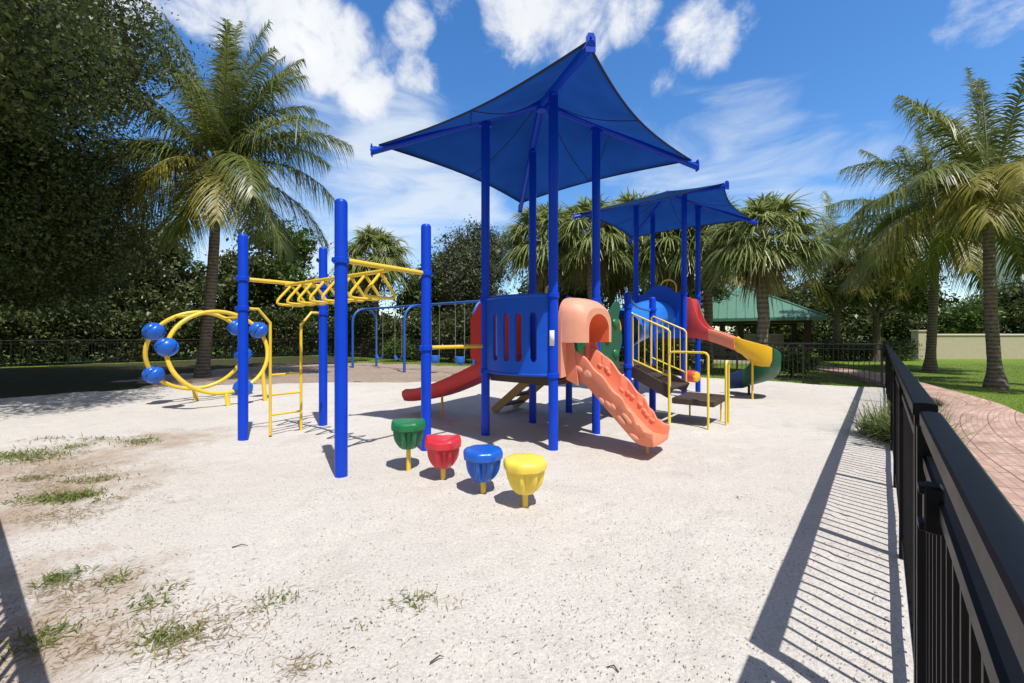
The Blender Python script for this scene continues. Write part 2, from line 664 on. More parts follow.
M['stucco_cap'] = paint('pale stucco coping', (.66, .62, .52), .9, .05, 0, .2)
M['dark_wood'] = paint('dark stained timber', (.05, .035, .025), .7, .2, 0, .1)
M['tower'] = paint('pale tower concrete', (.62, .66, .72), .8, .05, 0, .05)
M['glass'] = paint('blue tower glass', (.16, .26, .38), .15, .1, 0, 0)

M['sand'] = ground_mat('pale sand', [(.565, .535, .495), (.63, .605, .57), (.505, .475, .435)], (.35, 1.4, 55),
                       [(60, .19, (.16, .125, .10), .14), (110, .22, (.22, .18, .15), .16)], .016,
                       patches=[(-5.6, 4.6, 2.6), (-4.4, 4.0, 1.7), (-4.2, 3.4, 1.2), (-2.5, 2.1, 1.2), (-3.2, 2.4, 1.0), (-2.2, 1.9, .8), (-5.0, 5.9, 1.5)], pcol=(.36, .26, .185))
M['mulch'] = ground_mat('wood mulch', [(.38, .30, .245), (.46, .37, .31), (.30, .235, .18)], (.5, 5, 38), [(22, .3, (.10, .07, .05), .4), (30, .22, (.5, .43, .36), .25)], .05)
M['lawn'] = ground_mat('lawn', [(.11, .20, .022), (.16, .25, .035), (.23, .24, .08)], (.25, 1.2, 26), None, .05)
M['soil'] = ground_mat('dry soil patch', [(.42, .33, .25), (.36, .27, .2), (.48, .38, .3)], (1, 4, 40), [(35, .25, (.14, .1, .06), .4)], .03)
M['leaf_dark'] = leaf('dark broad leaf', (.022, .038, .011), (.135, .165, .052), .42, .28)
M['leaf_olive'] = leaf('olive broad leaf', (.04, .065, .016), (.15, .18, .055), .45, .3)
M['leaf_grey'] = leaf('grey green leaf', (.045, .062, .032), (.16, .19, .11), .5, .25)
M['leaf_bright'] = leaf('mid green leaf', (.04, .085, .015), (.13, .20, .04), .45, .3)
M['frond'] = leaf('palm leaflet', (.06, .095, .02), (.25, .285, .075), .35, .4)
M['frond_old'] = leaf('yellowing palm leaflet', (.17, .17, .025), (.42, .38, .08), .45, .4)
M['rachis'] = leaf('palm midrib', (.16, .17, .05), (.24, .22, .07), .5, 0)
M['fan'] = leaf('fan palm leaf', (.12, .17, .048), (.44, .49, .19), .33, .38)
M['fan_dry'] = leaf('dry fan palm leaf', (.15, .12, .06), (.34, .28, .15), .7, .15)
M['grass'] = leaf('grass blade', (.09, .135, .02), (.22, .27, .055), .5, .35)
M['grass_dry'] = leaf('dry grass blade', (.22, .16, .07), (.42, .33, .18), .7, .2)
M['reed'] = leaf('ornamental grass blade', (.10, .16, .045), (.34, .40, .16), .45, .3)
M['bark'] = bark('grey brown bark', (.05, .04, .03), (.2, .165, .13))
M['palm_bark'] = bark('coconut trunk', (.055, .045, .035), (.24, .20, .165), 2.6, 10)
M['sabal_bark'] = bark('sabal trunk', (.09, .075, .06), (.3, .26, .21), 1.6, 12)
M['coconut'] = paint('coconut husk', (.16, .17, .03), .5, .2, 0, .1)
M['chip'] = leaf('bark chip', (.06, .045, .035), (.22, .17, .125), .9, 0)


def brick_mat():
    m, N, L, P = nodes('pink clay pavers')
    uv = N.new('ShaderNodeUVMap')
    wv = N.new('ShaderNodeTexNoise'); wv.inputs['Scale'].default_value = .7; wv.inputs['Detail'].default_value = 2
    L.new(uv.outputs[0], wv.inputs['Vector'])
    b = N.new('ShaderNodeTexBrick')
    b.inputs['Scale'].default_value = 1.0
    b.inputs['Brick Width'].default_value = .22
    b.inputs['Row Height'].default_value = .11
    b.inputs['Mortar Size'].default_value = .006
    b.inputs['Color1'].default_value = (.40, .25, .20, 1)
    b.inputs['Color2'].default_value = (.52, .37, .305, 1)
    b.inputs['Mortar'].default_value = (.30, .21, .18, 1)
    b.inputs['Bias'].default_value = .1
    L.new(uv.outputs[0], b.inputs['Vector'])
    # dark soldier courses every so often
    b2 = N.new('ShaderNodeTexBrick')
    b2.inputs['Scale'].default_value = 1.0
    b2.inputs['Brick Width'].default_value = .66
    b2.inputs['Row Height'].default_value = .55
    b2.inputs['Mortar Size'].default_value = .012
    b2.inputs['Color1'].default_value = (1, 1, 1, 1)
    b2.inputs['Color2'].default_value = (.93, .93, .93, 1)
    b2.inputs['Mortar'].default_value = (.42, .38, .36, 1)
    L.new(uv.outputs[0], b2.inputs['Vector'])
    mx = N.new('ShaderNodeMix'); mx.data_type = 'RGBA'; mx.blend_type = 'MULTIPLY'; mx.inputs['Factor'].default_value = .9
    L.new(b.outputs['Color'], mx.inputs['A']); L.new(b2.outputs['Color'], mx.inputs['B'])
    tc = N.new('ShaderNodeTexCoord')
    n = N.new('ShaderNodeTexNoise'); n.inputs['Scale'].default_value = 1.3; n.inputs['Detail'].default_value = 7
    L.new(tc.outputs['Object'], n.inputs['Vector'])
    r = N.new('ShaderNodeValToRGB')
    r.color_ramp.elements[0].color = (.72, .70, .68, 1); r.color_ramp.elements[1].color = (1.2, 1.2, 1.2, 1)
    r.color_ramp.elements[0].position = .3; r.color_ramp.elements[1].position = .7
    L.new(n.outputs['Fac'], r.inputs[0])
    m2 = N.new('ShaderNodeMix'); m2.data_type = 'RGBA'; m2.blend_type = 'MULTIPLY'; m2.inputs['Factor'].default_value = .8
    L.new(mx.outputs['Result'], m2.inputs['A']); L.new(r.outputs[0], m2.inputs['B'])
    L.new(m2.outputs['Result'], P.inputs['Base Color'])
    P.inputs['Roughness'].default_value = .85
    bp = N.new('ShaderNodeBump'); bp.inputs['Strength'].default_value = .5; bp.inputs['Distance'].default_value = .006
    L.new(b.outputs['Fac'], bp.inputs['Height']); bp.invert = True
    L.new(bp.outputs[0], P.inputs['Normal'])
    return m


M['brick'] = brick_mat()

# ------------------------------------------------------------------ ground
FD = Vector((.665, .747, 0)).normalized()          # right fence direction
FN = Vector((.747, -.665, 0)).normalized()         # its outward side
C_R = Vector((10.65, 11.8, 0))                     # far right corner
C_K = Vector((-14.4, 30.9, 0))                     # far back corner
C_L = Vector((-24.6, 18.0, 0))                     # far left corner
C_N = FN * .117 + FD * -.25                        # near corner, behind the photographer


def hterrain(x, y):
    return (np.sin(x * 1.7 + .4 * y) * np.sin(y * 1.3 - .5 * x) * .012 + np.sin(x * 4.1 + 1) * np.sin(y * 3.7 + 2.1) * .006
            + np.sin(x * 9.3 + y * 3) * np.sin(y * 8.1 - x * 2) * .003)


_dn = np.random.default_rng(99)
DENTS = np.stack([_dn.uniform(-10, 9, 900), _dn.uniform(1, 12, 900), _dn.uniform(.06, .20, 900), _dn.uniform(.006, .020, 900) * _dn.choice([1, 1, -.6], 900)], 1)
HOLLOWS = [(1.75, 4.95, .55, .035), (-2.0, 8.1, .5, .03), (.116, 3.7, .3, .02), (-.28, 4.0, .3, .02), (-.73, 4.38, .3, .02), (-1.16, 4.66, .3, .02), (-3.5, 6.2, .45, .025), (5.7, 10.2, .5, .03), (3.1, 6.2, .4, .025)]


def hsand(x, y):
    h = hterrain(x, y) * .8
    for (a, b_, r_, d_) in list(DENTS) + HOLLOWS:
        m_ = (np.abs(x - a) < r_ * 3) & (np.abs(y - b_) < r_ * 3)
        if m_.any():
            q_ = ((x[m_] - a) ** 2 + (y[m_] - b_) ** 2) / r_ ** 2
            h[m_] -= d_ * (np.exp(-q_ * 1.6) - .35 * np.exp(-((np.sqrt(q_) - 1.25) / .35) ** 2))
    return np.maximum(h, -.055)


bmw = MB()
bmw.add([(-900, -300, -.07), (900, -300, -.07), (900, 1500, -.07), (-900, 1500, -.07)], [(0, 1, 2, 3)])
struct(bmw.build('ground', M['lawn'], smooth=0))


def poly_sheet(name, pts, z, mat, step=None, relief=0.0, edge=.0, fray=.25):
    """sheet of grid cells whose centre lies inside a frayed polygon"""
    P = np.array([(p[0], p[1]) for p in pts])
    x0, y0 = P.min(0) - .5; x1, y1 = P.max(0) + .5
    nx, ny = int((x1 - x0) / step) + 1, int((y1 - y0) / step) + 1
    X, Y = np.meshgrid(x0 + np.arange(nx) * step, y0 + np.arange(ny) * step)
    cx, cy = X[:-1, :-1] + step / 2, Y[:-1, :-1] + step / 2
    fx = cx + fray * (np.sin(cy * 2.1 + .7) * .6 + np.sin(cy * 5.3 + cx * 1.1) * .4)
    fy = cy + fray * (np.sin(cx * 1.9 + 2) * .6 + np.sin(cx * 6.1 - cy * .7) * .4)
    ins = np.zeros(cx.shape, bool)
    n = len(P)
    for i in range(n):
        a, b = P[i], P[(i + 1) % n]
        cond = (a[1] > fy) != (b[1] > fy)
        with np.errstate(divide='ignore', invalid='ignore'):
            xi = (b[0] - a[0]) * (fy - a[1]) / (b[1] - a[1] + 1e-12) + a[0]
        ins ^= cond & (fx < xi)
    Z = z + (hsand(X, Y) if name == 'sand' else hterrain(X, Y) * relief)
    idx = np.arange(nx * ny).reshape(ny, nx)
    F = np.stack([idx[:-1, :-1][ins], idx[:-1, 1:][ins], idx[1:, 1:][ins], idx[1:, :-1][ins]], 1)
    used = np.unique(F)
    mp = -np.ones(nx * ny, int); mp[used] = np.arange(len(used))
    V = np.stack([X.ravel(), Y.ravel(), Z.ravel()], 1)[used]
    return link(name, np_mesh(name, V, mp[F], mat, smooth=True))


sand_poly = [(-1.6, -1.2), (-9.0, 4.6), (-12.6, 8.2), (-11.6, 10.6), (-10.2, 11.9), (-7.2, 12.9), (-3.5, 13.2), (0, 13.8), (3, 15.6),
             (5.0, 16.0), (10.4, 11.9), (FN * .34 + FD * 15.6)[:2], (FN * .34 + FD * 8)[:2], (FN * .34)[:2], (FN * .34 - FD * 1.5)[:2]]
struct(poly_sheet('sand', sand_poly, 0.0, M['sand'], .055, .8, fray=.12))
mulch_poly = [(-13.2, 13.6), (-9.8, 12.0), (-7.0, 12.9), (-3.5, 13.2), (0, 13.8), (3, 15.6), (1.5, 18), (-3.5, 20.5), (-7.5, 22.5), (-12.5, 20.5)]
struct(poly_sheet('mulch', mulch_poly, -.010, M['mulch'], .2, .4, fray=.4))


M['tree_shade'] = ground_mat('ground with painted tree shade', [(.06, .055, .028), (.045, .06, .02), (.09, .075, .045)], (.5, 3, 30), [(16, .3, (.14, .10, .06), .4)], .05)  # tree shade painted into a dark ground colour, with leaf-litter flecks
struct(poly_sheet('tree_shade_sheet', [(-14.4, 30.4), (-24, 18.4), (-24, 9), (-14, 6.5), (-12.3, 8.2), (-11.3, 10.6), (-10.2, 12.0), (-12.8, 13.8), (-12.3, 20.5), (-9.0, 23.4), (-9, 26)], -.012, M['tree_shade'], .25, .3, fray=.5))  # dark sheet laid where the lawn lies in tree shade


def ribbon(name, L_, R_, z, mat):
    """path between a left and a right polyline with metre UVs"""
    def dens(pl, n=60):
        pl = [Vector((p[0], p[1])) for p in pl]
        # Catmull-Rom
        out = []
        m = len(pl)
        for k in range(n + 1):
            t = k / n * (m - 1)
            i = min(int(t), m - 2); u = t - i
            p0, p1, p2, p3 = pl[max(i - 1, 0)], pl[i], pl[i + 1], pl[min(i + 2, m - 1)]
            out.append(.5 * ((2 * p1) + (p2 - p0) * u + (2 * p0 - 5 * p1 + 4 * p2 - p3) * u * u + (3 * p1 - p0 - 3 * p2 + p3) * u ** 3))
        return out
    A, B = dens(L_), dens(R_)
    W = 8
    V, F, UV = [], [], []
    s = 0
    for k in range(len(A)):
        if k:
            s += ((A[k] + B[k]) / 2 - (A[k - 1] + B[k - 1]) / 2).length
        wd = (B[k] - A[k]).length
        for j in range(W + 1):
            jj = min(max(j - 1, 0), W - 2) / (W - 2)
            p = A[k].lerp(B[k], jj)
            V.append((p.x, p.y, z if 0 < j < W else z - .12)); UV.append((s + .5 * math.sin(jj * math.pi), wd * jj + (.1 if j == W else -.1 if j == 0 else 0)))
    for k in range(len(A) - 1):
        for j in range(W):
            a = k * (W + 1) + j
            F.append((a, a + 1, a + W + 2, a + W + 1))
    me = np_mesh(name, V, F, mat)
    ul = me.uv_layers.new(name='UVMap')
    li = np.zeros(len(me.loops), dtype=np.int32)
    me.loops.foreach_get('vertex_index', li)
    ul.data.foreach_set('uv', np.array(UV, dtype=np.float32)[li].ravel())
    return link(name, me)


fl = lambda t, s: tuple((FN * s + FD * t)[:2])
path_L = [fl(-3, .19), fl(3, .19), fl(7, .20), fl(10.5, .35), fl(13, 1.0), (10.9, 11.9), (12.2, 14.6), (13.2, 17.5), (13.6, 20.5), (13.2, 23.2)]
path_R = [fl(-3, 3.2), fl(3, 3.0), (7.9, 5.4), (9.6, 7.8), (10.6, 9.1), (11.9, 11.4), (13.2, 13.8), (14.4, 17.0), (14.9, 20.5), (14.8, 23.2)]
struct(ribbon('brick_path', path_L, path_R, .026, M['brick']))

# ------------------------------------------------------------------ leaf clouds
def leaf_cloud(C, size, n_per, spread, droop=.2, up_bias=.35, aspect=.42):
    """C: clump centres (k,3). Returns V,F of rhombic leaves."""
    k = len(C)
    n = k * n_per
    c = np.repeat(C, n_per, 0) + rng.normal(0, 1, (n, 3)) * spread
    d = rng.normal(0, 1, (n, 3)); d[:, 2] -= droop
    d /= np.linalg.norm(d, axis=1, keepdims=True)
    nn = rng.normal(0, 1, (n, 3)); nn[:, 2] += up_bias * 3
    s = np.cross(nn, d); s /= np.linalg.norm(s, axis=1, keepdims=True) + 1e-9
    nrm = np.cross(d, s)
    l = size * rng.uniform(.65, 1.35, (n, 1))
    w = l * aspect
    V = np.stack([c - d * l / 2, c + s * w / 2 + nrm * l * .06, c + d * l / 2, c - s * w / 2 + nrm * l * .06], 1).reshape(-1, 3)
    F = np.arange(n * 4).reshape(n, 4)
    return V, F


def blob_clumps(blobs, n, shell=.55):
    """clump centres inside ellipsoids, denser towards their skin. blobs: (x,y,z,rx,ry,rz)"""
    B = np.array(blobs, float)
    vol = (B[:, 3] * B[:, 4] * B[:, 5]) ** .8
    idx = rng.choice(len(B), n, p=vol / vol.sum())
    d = rng.normal(0, 1, (n, 3)); d /= np.linalg.norm(d, axis=1, keepdims=True)
    r = rng.uniform(shell ** 2, 1, (n, 1)) ** .5
    lump = 1 + .22 * np.sin(d[:, :1] * 5 + idx[:, None]) * np.sin(d[:, 1:2] * 4.3 + 2 * idx[:, None]) + .12 * rng.normal(0, 1, (n, 1))
    return B[idx, :3] + d * r * lump * B[idx, 3:]


def limb_path(a, b, bend=.15, n=6):
    a, b = Vector(a), Vector(b)
    L_ = (b - a).length
    off = Vector((random.uniform(-1, 1), random.uniform(-1, 1), random.uniform(.2, 1))) * bend * L_
    return [a.lerp(b, t) + off * (4 * t * (1 - t)) * .5 for t in [i / n for i in range(n + 1)]]


def broad_tree(label, loc, h, blobs, n_cl, lsize, n_per, spread, mat, trunk_r=.2, name='broadleaf_tree', group=None, limbs=7, cat='tree', shell=.5, twig=True):
    t = thing(name, label, cat, loc, group)
    C = blob_clumps(blobs, n_cl, shell)
    C = C[C[:, 2] > .15]
    V, F = leaf_cloud(C, lsize, n_per, spread)
    Ci = blob_clumps([(q[0], q[1], q[2], q[3] * .72, q[4] * .72, q[5] * .72) for q in blobs], int(n_cl * .6), .05)
    Ci = Ci[Ci[:, 2] > .3]
    V2, F2 = leaf_cloud(Ci, lsize * 1.75, 12, spread * 1.2, aspect=.6)
    F = np.concatenate([F, F2 + len(V)]); V = np.concatenate([V, V2])
    V[:, 2] = np.maximum(V[:, 2], .02)
    link('crown', np_mesh('crown', V, F, mat), t)
    b = MB()
    top = Vector((0, 0, h * .42))
    b.tube([(0, 0, -.1), (0.02, 0, .25), (.05, .03, h * .2), top], [trunk_r * 1.5, trunk_r * 1.1, trunk_r * .9, trunk_r * .7], 9)
    bl = sorted(blobs, key=lambda q: -q[3] * q[4] * q[5])[:limbs]
    for q in bl:
        p = limb_path(top * random.uniform(.6, 1), (q[0], q[1], q[2]), .2)
        b.tube(p, [trunk_r * .5 * (1 - .85 * i / 6) + .01 for i in range(7)], 6)
        for _ in range(4):
            e = Vector((q[0], q[1], q[2])) + Vector((random.gauss(0, .5) * q[3], random.gauss(0, .5) * q[4], random.gauss(.1, .5) * q[5]))
            b.tube(limb_path(p[random.randint(3, 5)], e, .15, 4), [trunk_r * .18, trunk_r * .14, trunk_r * .1, trunk_r * .06, .008], 5)
    b.build('trunk', M['bark'], t)
    return t


# ------------------------------------------------------------------ palms
def strips(base, dirs, lens, wid, sag, nseg=3, side=None):
    """ribbons: base (n,3), dirs (n,3), lens (n,), gravity sag; returns V,F (quads)"""
    n = len(base)
    if side is None:
        side = np.cross(dirs, np.array([0, 0, 1.0])); side /= np.linalg.norm(side, axis=1, keepdims=True) + 1e-9
    V = np.zeros((n, (nseg + 1) * 2, 3))
    for i in range(nseg + 1):
        t = i / nseg
        p = base + dirs * (lens * t)[:, None]
        p[:, 2] -= sag * lens * t * t
        w = wid * (1 - .92 * t ** 1.6) * (.6 + .4 * min(1, t * 4))
        V[:, 2 * i] = p - side * w[:, None] / 2
        V[:, 2 * i + 1] = p + side * w[:, None] / 2
    q = np.array([(2 * i, 2 * i + 1, 2 * i + 3, 2 * i + 2) for i in range(nseg)])
    F = (np.arange(n) * (nseg + 1) * 2)[:, None, None] + q[None]
    return V.reshape(-1, 3), F.reshape(-1, 4)


def frond(az, el, length, curl, n_leaf=64, lmax=.85, mi=0, twist=0.0, lw=.046):
    """pinnate frond starting at origin. returns V,F, rachis tube points"""
    ns = 26
    p = np.zeros(3); pts = [p.copy()]; tans = []
    e = el
    a = az
    for i in range(ns):
        d = np.array([math.cos(e) * math.cos(a), math.cos(e) * math.sin(a), math.sin(e)])
        tans.append(d)
        p = p + d * length / ns
        pts.append(p.copy())
        e -= curl / ns * (.45 + 1.1 * i / ns) * max(.25, math.cos(e) + .1)
        a += twist / ns
    tans.append(tans[-1])
    pts = np.array(pts); tans = np.array(tans)
    s = np.linspace(.14, .995, n_leaf)
    x = s * ns
    i0 = np.minimum(x.astype(int), ns - 1)
    f = (x - i0)[:, None]
    B = pts[i0] * (1 - f) + pts[i0 + 1] * f
    T = tans[i0]
    side = np.cross(T, np.array([0, 0, 1.0])); side /= np.linalg.norm(side, axis=1, keepdims=True) + 1e-9
    nup = np.cross(side, T)
    prof = np.clip(np.sin(np.pi * (s * .86 + .12)) ** .6, .15, 1) * lmax
    Vs, Fs, off = [], [], 0
    for sg in (-1, 1):
        jit = rng.normal(0, .14, (n_leaf, 3))
        fw = (.35 + .75 * s)[:, None]
        d = side * sg + T * fw + nup * rng.uniform(.0, .35, (n_leaf, 1)) + jit
        d /= np.linalg.norm(d, axis=1, keepdims=True)
        ln = prof * rng.uniform(.85, 1.12, n_leaf)
        wside = np.cross(d, nup); wside /= np.linalg.norm(wside, axis=1, keepdims=True) + 1e-9
        V, F = strips(B, d, ln, np.full(n_leaf, lw), rng.uniform(.45, 1.35, n_leaf), 4, wside)
        Vs.append(V); Fs.append(F + off); off += len(V)
    return np.concatenate(Vs), np.concatenate(Fs), pts


def coconut_palm(label, loc, top, specs, trunk_r=.17, lmax=.85, nuts=6, bend=(0, 0), base_flare=1.9, group='coconut palms'):
    """specs: list of (az_deg, el_deg, length, curl, old)"""
    t = thing('coconut_palm', label, 'palm tree', loc, group)
    b = MB()
    top = Vector(top)
    pts, rs = [], []
    K = 26
    for i in range(K + 1):
        u = i / K
        p = Vector((top.x * u ** 1.3, top.y * u ** 1.3, top.z * u)) + Vector((bend[0], bend[1], 0)) * math.sin(u * math.pi)
        pts.append(p)
        rs.append(trunk_r * (1 + (base_flare - 1) * max(0, 1 - u * 7) ** 2) * (1 - .25 * u) * (1 + .035 * (i % 2)))
    pts[0].z = -.1
    b.tube(pts, rs, 14)
    b.build('trunk', M['palm_bark'], t)
    groups = {0: ([], [], 0), 1: ([], [], 0)}
    rb = MB()
    rf_ = random.Random(len(label) + 5)
    extra = []
    for i in range(int(len(specs) * .45)):
        az, el, ln, curl, old = rf_.choice([q for q in specs if q[1] > 12])
        extra.append((az + rf_.uniform(12, 30) * rf_.choice((-1, 1)), el + rf_.uniform(-10, 6), ln * rf_.uniform(.85, 1.0), curl * rf_.uniform(1.0, 1.25), old))
    for az, el, ln, curl, old in list(specs) + extra:
        V, F, P = frond(R(az), R(el), ln, curl, int(48 + ln * 11), lmax * (.92 + .05 * ln), twist=random.uniform(-.35, .35))
        vs, fs, off = groups[old]
        vs.append(V + np.array(top)); fs.append(F + off)
        groups[old] = (vs, fs, off + len(V))
        rb.tube([Vector(q) + top for q in P[::3]], [.035 * (1 - .85 * i / 8) + .004 for i in range(len(P[::3]))], 5)
    for k, nm in ((0, 'fronds'), (1, 'old_fronds')):
        vs, fs, off = groups[k]
        if vs:
            o = link(nm, np_mesh(nm, np.concatenate(vs), np.concatenate(fs), M['frond'] if k == 0 else M['frond_old']), t)
            if k:
                o['label'] = 'yellowing lower fronds'
    rb.build('midribs', M['rachis'], t)
    if nuts:
        nb = MB()
        for i in range(nuts):
            a = random.uniform(0, 6.28)
            nb.ball(top + Vector((math.cos(a) * .26, math.sin(a) * .26, -.3 - random.uniform(0, .25))), .11, .11, .14, seg=8, rings=6)
        nb.build('coconuts', M['coconut'], t)
    return t


def fan_leaf(az, el, stem, rad, nseg=34, droop=.6):
    """costapalmate fan on a curved stem"""
    d = np.array([math.cos(el) * math.cos(az), math.cos(el) * math.sin(az), math.sin(el)])
    hub = d * stem; hub[2] -= stem * .12
    tdir = d.copy(); tdir[2] -= .35; tdir /= np.linalg.norm(tdir)
    side = np.cross(tdir, [0, 0, 1.0]); side /= np.linalg.norm(side) + 1e-9
    nup = np.cross(side, tdir)
    th = np.linspace(-2.1, 2.1, nseg) + rng.normal(0, .03, nseg)
    D = np.cos(th)[:, None] * tdir + np.sin(th)[:, None] * side + nup * (.18 - .12 * np.abs(th))[:, None] + rng.normal(0, .05, (nseg, 3))
    D /= np.linalg.norm(D, axis=1, keepdims=True)
    base = np.repeat((hub)[None], nseg, 0)
    ln = rad * (1 - .12 * np.abs(th)) * rng.uniform(.85, 1.1, nseg)
    ws = np.cross(D, nup); ws /= np.linalg.norm(ws, axis=1, keepdims=True) + 1e-9
    V, F = strips(base, D, ln, np.full(nseg, rad * .078), rng.uniform(droop * .5, droop * 1.6, nseg), 5, ws)
    return V, F, [np.zeros(3), d * stem * .5, hub]


def sabal_mesh(seed, rad=1.0, stem=1.25, n=46, dry=10):
    global rng
    keep = rng
    rng = np.random.default_rng(seed)
    rd = random.Random(seed)
    vs, fs, off, mi = [], [], 0, []
    st = MB()
    for i in range(n + dry):
        isdry = i >= n
        az = i * 2.39996 + rd.uniform(-.3, .3)
        if isdry:
            el = R(rd.uniform(-75, -40))
        else:
            u = i / n
            el = R(80 - 108 * u ** .8 + rd.uniform(-8, 8))
        V, F, P = fan_leaf(az, el, stem * rd.uniform(.85, 1.15) * (.5 if isdry else 1), rad * (.8 if isdry else 1) * rd.uniform(.85, 1.15), droop=.9 if isdry else .55)
        vs.append(V); fs.append(F + off); off += len(V)
        mi += [1 if isdry else 0] * len(F)
        st.tube([Vector(p) for p in P], [.022, .016, .01], 4)
    me = np_mesh('crown', np.concatenate(vs), np.concatenate(fs), [M['fan'], M['fan_dry']], mi)
    so_ = st.build('stems', M['rachis'])
    sm = so_.data
    bpy.data.objects.remove(so_)
    rng = keep
    return me, sm


SAB = [sabal_mesh(11, 1.0, 1.2, 60, 10), sabal_mesh(23, 1.0, 1.25, 66, 14), sabal_mesh(37, .95, 1.15, 56, 8)]


def sabal_palm(label, loc, hub, scale, trunk_r=.17, var=0, rot=0.0, group='fan palms behind the back fence'):
    t = thing('fan_palm', label, 'palm tree', loc, group)
    me, sm = SAB[var]
    for nm, d in (('crown', me), ('leaf_stems', sm)):
        o = link(nm, d, t, (0, 0, hub))
        o.scale = (scale, scale, scale)
        o.rotation_euler = (0, 0, rot)
    b = MB()
    K = 18
    b.tube([(0.02 * math.sin(i), .02 * math.cos(i * 1.3), -.1 + (hub + .1) * i / K) for i in range(K + 1)],
           [trunk_r * (1.25 if i == 0 else 1.0) * (1 + .06 * (i % 2)) * (1.3 if i > K - 4 else 1) for i in range(K + 1)], 12)
    # old leaf boots under the crown
    for i in range(26):
        a = i * 2.4
        z = hub - .15 - .035 * i
        p = Vector((math.cos(a), math.sin(a), 0))
        b.tube([p * trunk_r * .9 + UP * (z - .1), p * (trunk_r * 1.7) + UP * (z + .15)], [.05, .02], 5)
    b.build('trunk', M['sabal_bark'], t)
    return t


# ------------------------------------------------------------------ vegetation: left
broad_tree('huge dark shade tree filling the upper left corner, overhanging the sand', (-15.8, 7.2, 0), 10,
           [(0, 0, 7, 5.0, 4.8, 3.2), (3.0, 1.6, 7.8, 3.2, 3.0, 2.4), (2.2, 4.0, 6.0, 3.2, 3.0, 2.6), (3.4, -1.6, 7.4, 2.8, 2.6, 2.2), (-3, 2, 6.5, 4, 4, 3),
            (1.5, 5.4, 4.0, 2.6, 2.2, 1.9), (0.5, 1.0, 10.0, 3.6, 3.4, 2.2), (4.2, 2.6, 9.2, 2.3, 2.2, 1.6), (3.6, 4.0, 4.2, 1.7, 1.8, 1.3), (7.4, -1.0, 6.8, 1.7, 1.7, 1.2), (5.6, .6, 7.0, 2.1, 2.0, 1.5), (6.2, 2.4, 8.2, 1.8, 1.8, 1.3)],
           5900, .095, 66, .22, M['leaf_dark'], .38, limbs=9)
broad_tree('second big dark shade tree on the grass at left, behind the first', (-19.2, 12.8, 0), 10,
           [(0, 0, 7.2, 4.6, 4.4, 3.2), (3.0, 0, 6.0, 3.0, 3.0, 2.4), (1.5, 2.6, 5.2, 3.2, 2.8, 2.3), (-2.5, 1, 6, 3.5, 3.5, 3), (1.5, -1.8, 8.6, 3, 3, 2), (2.6, 1.6, 3.9, 2.0, 2.0, 1.5)],
           2300, .12, 46, .27, M['leaf_dark'], .34, limbs=6)

coconut_palm('tall coconut palm with arching fronds behind the yellow ring climber, left of the playground', (-11.2, 15.0, 0), (.75, -.3, 7.4),
             [(80, 84, 6.2, .8, 0), (170, 78, 6.0, .9, 0), (10, 80, 5.8, .9, 0), (150, 70, 5.4, 1.0, 0), (20, 70, 5.0, 1.2, 0), (250, 76, 5.0, 1.0, 0), (320, 66, 4.8, 1.2, 0), (190, 58, 5.0, 1.3, 0),
              (10, 44, 5.0, 1.25, 0), (345, 36, 5.2, 1.2, 0), (165, 40, 4.9, 1.3, 0), (195, 28, 4.8, 1.4, 0), (230, 48, 4.6, 1.5, 0), (290, 46, 4.6, 1.5, 0), (110, 45, 4.9, 1.4, 0), (60, 48, 4.9, 1.4, 0),
              (355, 12, 5.0, 1.3, 0), (325, 8, 4.8, 1.5, 0), (180, 8, 4.6, 1.5, 1), (215, 14, 4.4, 1.7, 0), (262, 6, 3.8, 2.3, 1), (305, -8, 4.2, 1.6, 1), (20, -5, 4.6, 1.4, 0), (150, -4, 4.5, 1.5, 0), (100, 8, 4.6, 1.5, 0),
              (340, -25, 4.2, 1.2, 0), (200, -25, 4.0, 1.2, 0), (60, -20, 4.2, 1.2, 0), (285, -32, 3.6, 1.2, 0)],
             .19, .95, 9, (.15, 0), 1.5)


def bush_blobs(w, h, n, base=.5, seed=0):
    rd = random.Random(seed)
    out = []
    for i in range(n):
        z = h * rd.uniform(base * .5, .86)
        k = 1 - abs(z / h - .5) * .9
        a = rd.uniform(0, 6.28); r = w * .5 * k * rd.uniform(.15, .8)
        s = w * rd.uniform(.2, .32)
        out.append((math.cos(a) * r, math.sin(a) * r, z, s, s, s * .85))
    return out


LEFT = [  # px, depth, width, height, material, label
    (-20, 24, 8, 7.5, 'leaf_dark', 'dark rounded tree behind the left fence, nearest the left edge'),
    (60, 25, 7, 7, 'leaf_dark', 'dark bushy tree behind the left fence, under the big shade tree'),
    (125, 27, 7, 8, 'leaf_dark', 'dark tree behind the fence, left of the ring climber'),
    (172, 30, 6.5, 8.5, 'leaf_olive', 'olive tree behind the fence just left of the leaning coconut trunk'),
    (245, 31, 6.0, 9.0, 'leaf_olive', 'olive tree behind the fence just right of the leaning coconut trunk'),
    (300, 34, 6.5, 9.6, 'leaf_bright', 'sunlit green tree behind the tallest left post of the overhead ladder'),
    (345, 37, 7, 7.6, 'leaf_olive', 'low olive tree behind the swing frame, below the small fan palm'),
    (428, 34, 7, 7.0, 'leaf_olive', 'short olive tree behind the swings, left of the grey-green oak'),
]
for i, (px, z, w, h, mt, lb) in enumerate(LEFT):
    h *= 1.14
    broad_tree(lb, at(px, z), h, bush_blobs(w, h, 14, .3, i + 3), 600, .27, 22, .34, M[mt], .18, group='trees behind the left and back fences', limbs=6)

